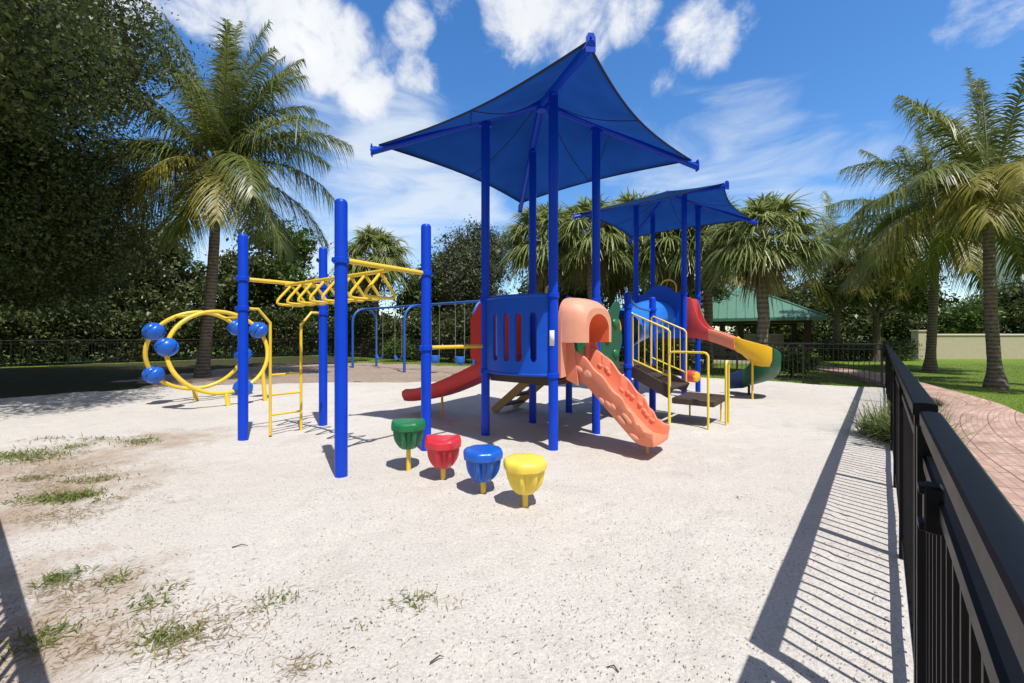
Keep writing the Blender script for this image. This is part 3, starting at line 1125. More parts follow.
# the grey-green oak in the middle
broad_tree('grey-green small-leaved oak standing behind the swings, left of the tall shade canopy', at(478, 30), 9.9,
           bush_blobs(6.4, 9.8, 22, .4, 41) + [(0, 0, 8.6, 1.3, 1.3, 1.1), (-1.6, 0, 8.0, 1.2, 1.2, 1), (1.5, 0, 8.1, 1.2, 1.2, 1)], 1500, .17, 24, .22, M['leaf_grey'], .2, name='oak_tree')
broad_tree('dark spreading tree behind the tall canopy posts, filling between fan palms', at(560, 31), 7, bush_blobs(8, 7, 16, .3, 77), 700, .26, 22, .32, M['leaf_dark'], .18, limbs=6)
broad_tree('dark tree in the gap behind the blue arched panel', at(668, 27), 6, bush_blobs(8, 5.6, 14, .3, 78), 600, .25, 22, .3, M['leaf_dark'], .18, limbs=6)

SABALS = [  # px, depth, hub height, crown scale, variant, rot, label
    (376, 29.5, 7.0, 1.45, 0, .3, 'small fan palm behind the swings, crown above the overhead ladder'),
    (548, 22, 6.4, 1.35, 1, 1.1, 'fan palm behind the tall canopy posts, right of the grey-green oak'),
    (592, 20.5, 6.3, 1.35, 2, 2.0, 'fan palm rising just right of the tall canopy posts'),
    (632, 22.5, 7.1, 1.4, 0, 2.9, 'fan palm directly behind the smaller blue canopy, left side'),
    (672, 21, 6.0, 1.3, 1, 4.4, 'fan palm directly behind the smaller blue canopy, right side'),
    (708, 20, 6.1, 1.3, 2, 5.2, 'fan palm with dark trunk between the red slide and the green-roofed pavilion'),
    (763, 16.2, 5.25, 1.12, 1, .4, 'nearest fan palm, its grey trunk in front of the green-roofed pavilion'),
    (612, 26, 6.3, 1.4, 1, 3.7, 'fan palm half hidden farther back between the two canopies'),
]
for px, z, hub, sc, var, rot, lb in SABALS:
    sabal_palm(lb, at(px, z), hub, sc, .2 if z < 17 else .19, var, rot)


def hedge(label, p0, p1, h, depth, n_cl, mat, lsize=.2, name='hedge', n_per=22, group=None):
    """clipped or wild hedge of leaves along a line"""
    p0, p1 = Vector(p0), Vector(p1)
    L_ = (p1 - p0).length
    u = (p1 - p0).normalized(); v = Vector((-u.y, u.x, 0))
    t = rng.uniform(0, L_, n_cl)
    side = rng.uniform(-.5, .5, n_cl) * depth
    hh = h * (.86 + .10 * np.sin(t * 1.3) + .07 * np.sin(t * 3.7 + 1))
    zz = hh * rng.uniform(0.04, 1, n_cl) ** .8
    C = np.stack([u.x * t + v.x * side, u.y * t + v.y * side, zz], 1)
    V, F = leaf_cloud(C, lsize, n_per, .2)
    V[:, 2] = np.maximum(V[:, 2], -.05)
    o = thing(name, label, 'hedge', p0, group)
    link('foliage', np_mesh('foliage', V, F, mat), o)
    b = MB()
    k = max(3, int(L_ / 1.1))
    for i in range(k):
        q = u * (L_ * (i + .5) / k)
        for _ in range(3):
            b.tube([q, q + Vector((random.uniform(-.4, .4), random.uniform(-.4, .4), h * .75))], [.05, .015], 5)
    b.build('stems', M['bark'], o)
    return o


OUT = -E1
hedge('dark overgrown hedge running behind the left fence', C_L + Vector((-3, 0, 0)), C_K + Vector((-1.0, 2.2, 0)), 3.4, 2.2, 1900, M['leaf_dark'], .24)
hedge('dark overgrown hedge running behind the back fence and swings', C_K + Vector((.5, 2.2, 0)), Vector((1.2, 20.6, 0)), 3.0, 1.8, 1600, M['leaf_dark'], .22)
hedge('low hedge between back fence and green-roofed pavilion', Vector((2.2, 20.0, 0)), Vector((7.5, 16.6, 0)), 2.0, 1.4, 700, M['leaf_dark'], .2)

# ------------------------------------------------------------------ vegetation: right
coconut_palm('nearest coconut palm at right, rough flared trunk on the lawn by the path', at(996, 12.2), (-.1, .1, 5.2),
             [(85, 86, 4.6, .5, 0), (130, 72, 4.6, .8, 0), (60, 70, 4.4, .8, 0), (20, 66, 4.4, 1.0, 0), (190, 66, 4.4, 1.0, 0), (270, 78, 4.4, .7, 0), (340, 60, 4.2, 1.1, 0), (170, 47, 4.3, 1.2, 0),
              (205, 34, 4.2, 1.3, 0), (5, 36, 4.2, 1.3, 0), (40, 40, 4.2, 1.3, 0), (110, 42, 4.2, 1.3, 0), (240, 40, 3.6, 1.9, 1), (300, 32, 3.8, 1.6, 0), (180, 14, 3.9, 1.5, 1), (215, 20, 3.6, 1.6, 1),
              (350, 8, 3.8, 1.5, 1), (30, 5, 3.9, 1.5, 0), (140, 5, 3.9, 1.5, 0), (80, -10, 3.2, 1.3, 0)],
             .15, .85, 7, (-.08, 0), 1.9)
coconut_palm('second coconut palm at right, farther back on the lawn with yellowing fronds', at(930, 17.8), (.25, 0, 5.9),
             [(90, 84, 4.9, .6, 0), (150, 70, 4.9, .9, 0), (30, 68, 4.8, 1.0, 0), (200, 56, 5.0, 1.1, 0), (175, 40, 5.0, 1.2, 0), (190, 26, 5.0, 1.2, 0), (165, 16, 4.8, 1.4, 1), (205, 10, 4.8, 1.4, 0),
              (185, -4, 4.6, 1.4, 1), (220, 32, 4.4, 1.6, 0), (260, 50, 4.2, 1.5, 0), (300, 44, 4.4, 1.5, 0), (340, 34, 4.6, 1.4, 0), (10, 30, 4.6, 1.4, 0), (60, 36, 4.6, 1.4, 0), (110, 34, 4.6, 1.4, 0),
              (240, 4, 4.2, 1.7, 1), (285, 0, 4, 1.6, 1), (330, 5, 4.2, 1.5, 0), (20, -4, 4.4, 1.4, 0), (155, -8, 4.2, 1.3, 1), (205, -10, 3.6, 1.2, 1)],
             .17, .95, 7, (.05, 0), 1.6)
coconut_palm('far coconut palm behind the pavilion, drooping yellow fronds beside a fan palm', at(836, 26), (.2, 0, 6.2),
             [(90, 80, 5, .8, 0), (30, 64, 5, 1.1, 0), (150, 62, 5, 1.1, 0), (210, 50, 4.8, 1.3, 0), (330, 50, 4.8, 1.3, 0), (180, 34, 4.8, 1.4, 0), (0, 32, 4.8, 1.4, 0), (260, 40, 4.2, 1.8, 0), (70, 30, 4.6, 1.4, 0), (120, 28, 4.6, 1.4, 0),
              (200, 8, 4.4, 1.7, 1), (345, 6, 4.4, 1.7, 1), (250, 0, 4.2, 1.7, 1), (300, -2, 4.2, 1.7, 1), (225, -22, 4, 1.2, 1), (320, -22, 4, 1.2, 1), (30, -8, 4.4, 1.4, 0)],
             .2, 1.0, 5, (0, 0), 1.5)
coconut_palm('yellowish coconut palm just left of and behind the pavilion roof peak', at(722, 30), (.1, 0, 5.6),
             [(90, 80, 5, .8, 0), (30, 60, 5, 1.1, 0), (150, 60, 5, 1.1, 0), (210, 40, 4.8, 1.3, 1), (330, 40, 4.8, 1.3, 0), (180, 22, 4.8, 1.4, 1), (0, 22, 4.8, 1.4, 1), (260, 20, 4.2, 1.8, 1), (300, 5, 4.6, 1.4, 1), (230, 0, 4.6, 1.4, 1)],
             .2, 1.0, 0, (0, 0), 1.5)

broad_tree('dark spreading tree with bare lower trunk beyond the hedge, right of the pavilion', at(876, 24.5), 6.6,
           [(0, 0, 4.9, 2.6, 2.2, 1.3), (-1.8, 0, 4.2, 1.7, 1.7, 1.0), (2.0, .3, 4.4, 2.0, 1.8, 1.1), (.5, 0, 5.9, 1.8, 1.6, .9), (3.2, .5, 3.6, 1.3, 1.3, .8)], 520, .22, 22, .26, M['leaf_dark'], .22)
broad_tree('dark dense tree behind the cream wall at the right edge', at(1035, 31), 6.2, bush_blobs(6.5, 6.4, 12, .35, 91), 480, .22, 22, .28, M['leaf_dark'], .2)
broad_tree('light green tree behind the cream wall between the two coconut trunks', at(965, 33), 4.4, bush_blobs(5.5, 4.2, 10, .4, 92), 320, .2, 20, .26, M['leaf_bright'], .15)
broad_tree('olive tree behind the shaded part of the wall, left of the second coconut trunk', at(902, 36), 4.6, bush_blobs(6, 4.4, 10, .4, 93), 320, .22, 20, .28, M['leaf_olive'], .15)
broad_tree('olive tree behind the wall, right of the pavilion roof', at(838, 38), 6.8, bush_blobs(9, 6.4, 14, .3, 94), 520, .26, 22, .32, M['leaf_dark'], .2)
broad_tree('distant dark tree behind the pavilion, left of the dark spreading tree', at(780, 40), 7.5, bush_blobs(9, 7, 14, .3, 95), 520, .27, 22, .34, M['leaf_olive'], .2)
hedge('clipped dark hedge along the shaded wall beside the pavilion', at(815, 25.6), at(912, 25.6), 1.05, .9, 420, M['leaf_dark'], .13, n_per=26)

# cream boundary wall
w = thing('boundary_wall', 'cream stucco boundary wall with pale coping behind the lawn', 'wall', at(920, 27))
x0 = at(924, 27).x; wx = w.location
b = MB(); b.box(((45 + x0) / 2 - wx.x, .125, .68), 45 - x0, .25, 1.56, bev=.01)
b.build('panel', M['stucco'], w)
b = MB(); b.box(((45 + x0) / 2 - wx.x, .125, 1.515), 45 - x0, .36, .11, bev=.02)
b.build('coping', M['stucco_cap'], w)
b = MB(); b.box((0, .1, .81), .5, .5, 1.82, bev=.015); b.box((0, .1, 1.77), .62, .62, .10, bev=.02)
b.build('pillar', M['stucco'], w)
b = MB(); b.box(((x0 - .6 - 8) / 2 - wx.x + 0, 1.2, .68), x0 - .6 - 8 + .4, .25, 1.60, bev=.01)
b.build('setback_panel', M['stucco'], w)
b = MB(); b.box(((x0 - .6 - 8) / 2 - wx.x, 1.2, 1.53), x0 - .6 - 8 + .4, .36, .1, bev=.02)
b.build('coping', M['stucco_cap'], w)

# far tower
tw = thing('tower_block', 'pale distant high-rise seen between coconut fronds at the right edge', 'building', at(1013, 190))
b = MB(); b.box((0, 0, 27), 15, 14, 54); b.box((1.5, 0, 55.5), 7, 6, 3)
b.build('wall', M['tower'], tw)
for k in range(4):
    b = MB(); b.box((-5.6 + k * 3.7, -7.05, 27), 2.0, .3, 50)
    b.build('window_strip', M['glass'], tw)
for i, (px, z, h) in enumerate(((919, 60, 4.6), (887, 62, 3.9), (862, 64, 3.2))):
    b = MB(); b.box((0, 0, h / 2), 1.6, 1.6, h); b.box((0, 0, h + .15), 2.0, 2.0, .3)
    tag(b.build('gate_pier', M['tower'], loc=at(px, z)), ['white pier beyond the wall, tallest, beside the wall pillar', 'white pier beyond the wall, behind the dark spreading tree', 'smallest white pier beyond the wall, left of the dark tree trunk'][i], 'pier', 'white piers beyond the wall')

# ------------------------------------------------------------------ pavilion
pv = thing('picnic_pavilion', 'open picnic pavilion with green metal hipped roof behind the red slide', 'pavilion', at(741, 26))
pd = Vector((.874, -.485, 0)); pe = Vector((.485, .874, 0))
hw, hd, ez, az_ = 3.75, 4.0, 2.42, 4.45
rf = MB()
cr = [pd * -hw - pe * hd, pd * hw - pe * hd, pd * hw + pe * hd, pd * -hw + pe * hd]
ap = [pd * -.25 + UP * az_, pd * .25 + UP * az_]
e = [c + UP * ez for c in cr]; e2_ = [c + UP * (ez - .16) for c in cr]
vs = e + ap + e2_
rf.add(vs, [(0, 1, 5, 4), (1, 2, 5), (2, 3, 4, 5), (3, 0, 4), (0, 6, 7, 1), (1, 7, 8, 2), (2, 8, 9, 3), (3, 9, 6, 0), (6, 9, 8, 7)])
roof = rf.build('roof', M['green_roof'], pv, smooth=0)
sm_ = MB()
for (a, b_, p, q) in ((0, 1, 4, 5), (1, 2, 5, 5), (3, 0, 4, 4), (2, 3, 5, 4)):
    A, B = vs[a], vs[b_]
    n_ = 17
    nr = ((B - A).cross(vs[p] - A)).normalized()
    if nr.z < 0: nr = -nr
    mid = (A + B) / 2; inn = ((vs[p] + vs[q]) / 2 - mid)
    for k in range(1, n_):
        u = k / n_
        P0 = A.lerp(B, u)
        s = min(u, 1 - u) * 2 * .97
        P1 = P0 + inn * min(1, s * 1.0)
        if (P1 - P0).length > .15:
            sm_.tube([P0 + nr * .012, P1 + nr * .012], .022, 4)
for a, p in ((0, 4), (1, 5), (2, 5), (3, 4)):
    sm_.tube([vs[a] + UP * .02, vs[p] + UP * .03], .055, 6)
sm_.build('roof_seams', M['green_roof'], roof)
for i, j in ((-1, -1), (0, -1), (1, -1), (-1, 1), (0, 1), (1, 1)):
    b = MB(); p = pd * (i * (hw - .7)) + pe * (j * (hd - .7))
    b.box(p + UP * 1.13, .3, .3, 2.26, pd, pe, bev=.01)
    b.build('post', M['dark_wood'], pv)
b = MB()
for j in (-1, 1):
    b.box(pe * (j * (hd - .7)) + UP * 2.2, 2 * hw - 1, .14, .12, pd, pe)
b.build('beam', M['dark_wood'], pv)
b = MB(); b.box(UP * -.02, 2 * hw - .6, 2 * hd - .6, .2, pd, pe)
b.build('slab', M['stucco_cap'], pv)
pt = thing('picnic_table', 'dark picnic table standing under the green-roofed pavilion', 'table', pv.location + UP * .085)
b = MB(); b.box(UP * .74, 1.8, .75, .06, pd, pe, bev=.01); b.build('tabletop', M['dark_wood'], pt)
for s in (-1, 1):
    b = MB(); b.box(pe * (s * .68) + UP * .45, 1.8, .26, .05, pd, pe, bev=.01); b.build('bench', M['dark_wood'], pt)
    b = MB(); b.box(pd * (s * .7) + UP * .36, .08, .5, .72, pd, pe); b.box(pd * (s * .7) + UP * .38, .06, 1.5, .07, pd, pe); b.build('leg', M['dark_wood'], pt)

# ------------------------------------------------------------------ fences
def fence(label, p0, p1, h=1.25, span=1.83, pitch=.115, rail_w=.065, first=0.0, mat='black', detail=True):
    p0, p1 = Vector(p0), Vector(p1)
    L_ = (p1 - p0).length
    u = (p1 - p0).normalized(); v = Vector((-u.y, u.x, 0))
    t = thing('picket_fence', label, 'fence', p0)
    n = max(1, round(L_ / span))
    sp = L_ / n
    for i in range(n + 1):
        b = MB()
        b.box(u * (i * sp) + UP * ((h - .045) / 2), .055, .055, h - .045, u, v)
        b.build('post', M[mat], t)
    for i in range(n):
        b = MB()
        a = i * sp + .03; c = (i + 1) * sp - .03
        for z in (.12, h - .16):
            b.box(u * ((a + c) / 2) + UP * z, c - a, .03, .035, u, v)
        k = int((c - a) / pitch)
        for j in range(1, k + 1):
            q = a + (c - a) * j / (k + 1)
            b.box(u * q + UP * ((h - .05) / 2 + .035), .017, .017, h - .12, u, v)
        b.build('panel', M[mat], t)
    b = MB()
    hw_ = rail_w / 2
    prof = [(-hw_, -.045), (hw_, -.045), (hw_, -.006), (hw_ * .85, 0), (0, .002), (-hw_ * .85, 0), (-hw_, -.006)]
    b.loft([[u * s + v * x + UP * (h + z) for x, z in prof] for s in (-.03, L_ + .03)])
    b.build('top_rail', M[mat], t)
    return t


T0 = 2.12
fence('long black metal picket fence receding along the right side of the sand', FN * .117 + FD * T0, C_R - FD * .0, 1.255, 1.65)
fence('black picket fence across the far side, behind the rainbow slide', C_R - E1 * .1, C_K + E1 * .1, 1.25, 1.83, .12, mat='dull_black')
fence('dark picket fence under the shade trees at far left', C_K, C_L, 1.25, 1.83, .12, mat='dull_black')
fence('near left picket fence whose striped shadow falls in the lower left corner', Vector((-.9, .648, 0)), Vector((-11.0, 8.03, 0)), 1.25, 1.83)

# gate beside the camera
gt = thing('fence_gate', 'black metal picket gate closest to the viewer at the right edge, with boxy latch', 'gate', FN * .117 + FD * .45)
gl = T0 - .12 - .45
b = MB()
b.box(FD * .03 + UP * .62, .05, .05, 1.14, FD, FN); b.box(FD * (gl - .03) + UP * .62, .055, .055, 1.14, FD, FN)
for z in (.14, 1.08):
    b.box(FD * (gl / 2) + UP * z, gl - .1, .03, .035, FD, FN)
b.build('frame', M['black'], gt)
b = MB()
k = 14
for j in range(1, k):
    b.box(FD * (gl * j / k) + UP * .61, .018, .018, .9, FD, FN)
b.build('pickets', M['black'], gt)
b = MB()
prof = [(-.019, -.05), (.036, -.05), (.036, -.006), (.03, 0), (.008, .002), (-.014, 0), (-.019, -.006)]
b.loft([[FD * s + FN * x + UP * (1.238 + z) for x, z in prof] for s in (0, gl)])
b.build('top_rail', M['black'], gt)
b = MB()
lt = 1.45 - .45
b.box(FD * lt - FN * .022 + UP * 1.075, .06, .035, .115, FD, FN, bev=.006)
b.box(FD * lt - FN * .042 + UP * 1.12, .05, .014, .02, FD, FN, bev=.003)
b.box(FD * lt - FN * .042 + UP * 1.03, .05, .014, .02, FD, FN, bev=.003)
b.build('latch', M['black'], gt)

# ------------------------------------------------------------------ play equipment
PR = .064


def post_mesh(p, h, name, parent, mat='blue', r=PR, collars=()):
    b = MB()
    p = Vector(p)
    b.lathe(p, [(r, -.06), (r, h - r * .75), (r * .93, h - r * .42), (r * .72, h - r * .16), (r * .35, h - .008), (.004, h)], 18)
    o = b.build(name, M[mat], parent, 50)
    for z in collars:
        c = MB()
        c.lathe(p + UP * z, [(r + .003, -.035), (r + .016, -.028), (r + .016, .028), (r + .003, .035)], 18)
        c.box(p + UP * z - E2 * (r + .018), .035, .03, .05, E1, E2, bev=.004)
        c.build('collar', M[mat], o)
    return o


# --- overhead ladder
A = Vector((-3.843, 5.93, 0)); B = Vector((-1.82, 4.42, 0)); Cc = Vector((-3.113, 6.84, 0)); D = Vector((-1.12, 5.41, 0))
mk = thing('overhead_ladder', 'overhead ladder of yellow triangular rungs on four tall blue posts', 'climbing frame', (A + B + Cc + D) / 4)
mo = mk.location.copy()
for p, cl in ((A, (2.3, 1.88)), (B, (2.29,)), (Cc, (2.3, 1.86)), (D, (2.3, 1.33))):
    post_mesh(p - mo, 2.95, 'post', mk, collars=cl, r=.066)


def P_(v, z):
    return Vector((v.x, v.y, z)) - mo


for a, c in ((A, Cc), (B, D)):
    b = MB(); b.tube([P_(a, 2.3), P_(c, 2.3)], .03, 12); b.build('cross_beam', M['yellow'], mk)
m0, m1 = (A + Cc) / 2, (B + D) / 2
b = MB(); b.tube([P_(m0, 2.265), P_(m1, 2.265)], .026, 12); b.build('top_rail', M['yellow'], mk)
across = (D - B).normalized(); along = (m1 - m0).normalized()
nR = 8
for i in range(nR):
    q = m0.lerp(m1, (i + .55) / nR)
    b = MB()
    hw_ = .255
    pts = []
    core = [(0, 2.25), (-hw_, 1.95), (hw_, 1.95)]
    tri = []
    for k in range(3):
        a0, a1, a2 = core[k - 1], core[k], core[(k + 1) % 3]
        rr = .12 if k else .045
        v0 = Vector((a0[0] - a1[0], a0[1] - a1[1])).normalized(); v1 = Vector((a2[0] - a1[0], a2[1] - a1[1])).normalized()
        for s in range(5):
            u = s / 4
            p = Vector(a1) + v0 * rr * (1 - u) ** 2 + v1 * rr * u ** 2
            tri.append(p)
    b.tube([P_(q, 0) + across * p[0] + UP * p[1] for p in tri], .019, 8, loop=True)
    b.build('rung', M['yellow'], mk)
# end ladder
ue = (Cc - A).normalized()
for tpos, src, zc in ((.36, A, 1.88), (.81, Cc, 1.86)):
    p = A + ue * tpos
    s = src + (p - src).normalized() * PR
    b = MB(); b.tube([P_(s, zc), P_(s.lerp(p, .45), zc), P_(p, zc - .2), P_(p, zc - .26), P_(p, .0)], .021, 10)
    b.build('stile', M['yellow'], mk)
for z in (.9, .6, .3):
    b = MB(); b.tube([P_(A + ue * .36, z), P_(A + ue * .81, z)], .017, 8); b.build('ladder_rung', M['yellow'], mk)

# --- main play structure
c1 = Vector((.448, 6.28, 0)); U_ = 1.2
P1 = c1 - E1 * .6 - E2 * .6; P2 = c1 + E1 * .6 - E2 * .6; P3 = c1 + E1 * .6 + E2 * .6; P4 = c1 - E1 * .6 + E2 * .6
R1, R2 = P3 + E2 * U_, P4 + E2 * U_
R3, R4 = P3 + E2 * 2 * U_, P4 + E2 * 2 * U_
c2 = Vector((4.06, 10.85, 0))
Q1 = c2 - E1 * .6 - E2 * .6; Q2 = c2 + E1 * .6 - E2 * .6; Q3 = c2 + E1 * .6 + E2 * .6; Q4 = c2 - E1 * .6 + E2 * .6
ps = thing('play_structure', 'large playground structure with two blue canopies, slides, steps and platforms', 'play structure')
DZ, DZ2 = .95, 1.45
for p in (P1, P2, P3, P4):
    post_mesh(p, 4.68, 'canopy_post', ps, collars=(DZ + .02, 2.02))
for p in (R1, R2, R3, R4):
    post_mesh(p, 2.26, 'deck_post', ps, collars=(DZ, 2.0))
for p in (Q1, Q2, Q3, Q4):
    post_mesh(p, 4.88, 'canopy_post', ps, collars=(DZ2, 2.5))
for c, z, ln in ((c1, DZ, 1.14), (c1 + E2 * 1.2, DZ, 1.14), (c1 + E2 * 2.4, DZ, 1.14), (c2, DZ2, 1.14)):
    b = MB(); b.box(c + UP * (z - .03), 1.1, ln, .055, E1, E2, bev=.01)
    for s in (-1, 1):
        b.box(c + E1 * (s * .545) + UP * (z - .09), .03, 1.05, .07, E1, E2)
        b.box(c + E2 * (s * .545) + UP * (z - .09), 1.05, .03, .07, E1, E2)
    b.build('deck', M['brown'], ps)


def canopy(c, hub_z, corner_z, Rr, label):
    root = bpy.data.objects.new('shade_canopy', None)
    COL.objects.link(root); root.parent = ps; root.location = c
    root['label'] = label
    dg = [(-E1 - E2).normalized(), (E1 - E2).normalized(), (E1 + E2).normalized(), (-E1 + E2).normalized()]
    hub = Vector((0, 0, hub_z))
    cor = [d * (Rr - .14) + UP * (corner_z + .035) for d in dg]
    V, F = [], []
    nu, nv = 14, 16
    for k in range(4):
        a, b_ = cor[k], cor[(k + 1) % 4]
        base = len(V)
        for i in range(nu + 1):
            u = i / nu
            for j in range(nv + 1):
                v = j / nv
                ed = a.lerp(b_, v)
                mid = Vector((ed.x, ed.y, 0))
                inn = .105 * 4 * v * (1 - v)
                ed = Vector((ed.x * (1 - inn), ed.y * (1 - inn), ed.z + inn * .05))
                p = (hub + UP * .10).lerp(ed + UP * .07, u)
                p.z -= .10 * math.sin(math.pi * u) * (4 * v * (1 - v)) + .05 * math.sin(math.pi * u)* .4
                V.append(p)
        for i in range(nu):
            for j in range(nv):
                q = base + i * (nv + 1) + j
                F.append((q, q + 1, q + nv + 2, q + nv + 1))
    me = np_mesh('fabric', [tuple(p) for p in V], F, M['fabric'], smooth=True)
    fo = link('fabric', me, root)
    sd = fo.modifiers.new('thickness', 'SOLIDIFY'); sd.thickness = .004
    em = MB()
    for k in range(4):
        base = k * (nu + 1) * (nv + 1) + nu * (nv + 1)
        em.tube([V[base + j] for j in range(nv + 1)], .013, 6)
    em.build('edge_cable', M['cap_rim'], root)
    for k in range(4):
        base = k * (nu + 1) * (nv + 1)
        se = MB(); se.tube([V[base + i * (nv + 1) + nv // 2] - UP * .004 for i in range(1, nu + 1)], .006, 5)
        se.build('seam', M['cap_rim'], fo)
    for k in range(4):
        d = dg[k]
        slope = (cor[k] - hub).normalized()
        b = MB(); b.tube([hub + d * .05, cor[k] + slope * .12], [.052, .045], 12)
        ar = b.build('canopy_arm', M['blue'], root)
        s = d.cross(UP)
        pl = MB()
        e0 = cor[k] + slope * .11
        pl.prism([(-.045, -.06), (.045, -.06), (.045, .075), (.025, .115), (-.025, .115), (-.045, .075)], e0, s, UP, d, .012)
        pl.tube([e0 + UP * .075 - d * .08, e0 + UP * .075 + d * .02], .010, 6)
        pl.build('end_plate', M['blue'], ar)
        cl = MB()
        pp = d * .849
        cl.box(pp + UP * (hub_z + slope.z / max(1e-6, math.hypot(slope.x, slope.y)) * .849 - .075), .19, .07, .03, d, s, bev=.004)
        for q in (-.07, .07):
            cl.tube([pp + d * q + UP * (hub_z - .849 * .3 - .1), pp + d * q + UP * (hub_z - .849 * .3 + .09)], .009, 6)
        cl.build('clamp', M['blue'], ar)
    hb = MB(); hb.lathe(hub, [(.075, -.09), (.085, -.06), (.085, .06), (.05, .1)], 14)
    hb.build('hub', M['blue'], root)
    tb = MB()
    for k in (0, 2):
        a = cor[k].lerp(hub, .55) - UP * .02
        b0 = k * (nu + 1) * (nv + 1) + nu * (nv + 1) + 8
        tb.tube([a, V[b0] - UP * .005], .006, 5)
    tb.build('tie_cable', M['dull_black'], root)
    return root


canopy(c1, 4.98, 4.15, 2.53, 'larger, nearer blue fabric canopy on four tall posts')
canopy(c2, 5.16, 4.49, 2.53, 'smaller-looking, farther blue fabric canopy above the rainbow slide')


def part_empty(name, label=None, parent=None):
    o = bpy.data.objects.new(name, None)
    COL.objects.link(o); o.parent = parent or ps
    if label: o['label'] = label
    return o


# blue bowed panel between P1 and P2
b = MB()
nseg = 100
zs0, zs1 = DZ + .02, 2.02
slots = [(.21, .31), (.43, .525), (.605, .705), (.79, .885)]
xs = [i / nseg for i in range(nseg + 1)]
zlev = [zs0, zs0 + .05, 1.14, 1.155, 1.18, 1.22, 1.50, 1.72, 1.76, 1.785, 1.80, zs1 - .12, zs1]


def bow(u, z, out):
    a = P1.lerp(P2, .045 + .91 * u)
    o = math.sin(math.pi * u) ** .8 * .17 * (1 + .06 * math.sin((z - zs0) / (zs1 - zs0) * math.pi)) + out
    return Vector((a.x, a.y, 0)) - E2 * o + UP * z


def in_slot(u, z0, z1):
    zc = (z0 + z1) / 2
    if not (1.14 < zc < 1.80): return False
    for a, b_ in slots:
        nar = 0.02 if (zc < 1.155 or zc > 1.785) else 0.01 if (zc < 1.18 or zc > 1.76) else 0
        if a + nar < u < b_ - nar: return True
    return False


for side, out in ((0, 0), (1, .035)):
    V = [bow(u, z, out) for z in zlev for u in xs]
    fs = []
    for zi in range(len(zlev) - 1):
        for i in range(nseg):
            if in_slot((xs[i] + xs[i + 1]) / 2, zlev[zi], zlev[zi + 1]): continue
            q = zi * (nseg + 1) + i
            fs.append((q, q + 1, q + nseg + 2, q + nseg + 1))
    b.add(V, fs)
nV = len(zlev) * (nseg + 1)
fs = []
cell = lambda zi, i: 0 <= zi < len(zlev) - 1 and 0 <= i < nseg and not in_slot((xs[i] + xs[i + 1]) / 2, zlev[zi], zlev[zi + 1])
for zi in range(len(zlev) - 1):
    for i in range(nseg):
        if not cell(zi, i): continue
        q = zi * (nseg + 1) + i
        for (dz, di, a, c) in ((-1, 0, q, q + 1), (1, 0, q + nseg + 1, q + nseg + 2), (0, -1, q, q + nseg + 1), (0, 1, q + 1, q + nseg + 2)):
            if not cell(zi + dz, i + di):
                fs.append((a, c, c + nV, a + nV))
b.add(b.v[:0], [])
b.f.extend(fs); b.m.extend([0] * len(fs))
bp_ = b.build('barrier_panel', M['blue_panel'], ps, 40)
bp_['label'] = 'bowed blue panel with vertical slots'
b = MB(); b.tube([bow(u, zs1 + .004, .02) for u in xs], .028, 8); b.tube([bow(u, zs0, .02) for u in xs], .024, 8)
b.build('panel_rim', M['blue_panel'], bp_)
# white sticker on the front post
b = MB()
b.loft([[P2 + (E1 * math.cos(a) + E2 * math.sin(a)) * (PR + .0015) + UP * z for a in [R(-105 + 12 * i) for i in range(6)]] for z in (1.36, 1.56)], closed=False, cap0=False, cap1=False)
so2 = b.build('warning_sticker', M['white'], ps)
md = so2.modifiers.new('thickness', 'SOLIDIFY'); md.thickness = .001

# --- slides
def chute(path, w, wall, th=.03, floor_r=.07, fn=None, ends=True):
    """U trough swept along a path. wall: function of parameter -> wall height; returns MB"""
    b = MB()
    n = len(path)
    loops = []
    for i, p in enumerate(path):
        p = Vector(p)
        t = (Vector(path[min(i + 1, n - 1)]) - Vector(path[max(i - 1, 0)])).normalized()
        lat = Vector((t.y, -t.x, 0)).normalized()
        up = UP.copy()
        u = i / (n - 1)
        hl, hr = wall(u, -1), wall(u, 1)
        inner = [(-w / 2, hl), (-w / 2 + .006, floor_r + .02), (-w / 2 + floor_r * .35, floor_r * .3), (-w / 2 + floor_r, 0), (0, -.008), (w / 2 - floor_r, 0), (w / 2 - floor_r * .35, floor_r * .3), (w / 2 - .006, floor_r + .02), (w / 2, hr)]
        outer = [(w / 2 + th * .4, hr + th * .45), (w / 2 + th * 1.1, hr + th * .1), (w / 2 + th * 1.2, hr - th * 1.2), (w / 2 + th, floor_r), (w / 2 - floor_r * .3, -th * .8), (0, -th * 1.1), (-w / 2 + floor_r * .3, -th * .8), (-w / 2 - th, floor_r), (-w / 2 - th * 1.2, hl - th * 1.2), (-w / 2 - th * 1.1, hl + th * .1), (-w / 2 - th * .4, hl + th * .45)]
        loops.append([p + lat * a + up * h for a, h in inner + outer])
    b.loft(loops)
    return b


def smooth_path(ctrl, n):
    pl = [Vector(p) for p in ctrl]
    m = len(pl)
    out = []
    for k in range(n + 1):
        t = k / n * (m - 1)
        i = min(int(t), m - 2); u = t - i
        p0, p1, p2, p3 = pl[max(i - 1, 0)], pl[i], pl[i + 1], pl[min(i + 2, m - 1)]
        out.append(.5 * ((2 * p1) + (p2 - p0) * u + (2 * p0 - 5 * p1 + 4 * p2 - p3) * u * u + (3 * p1 - p0 - 3 * p2 + p3) * u ** 3))
    return out


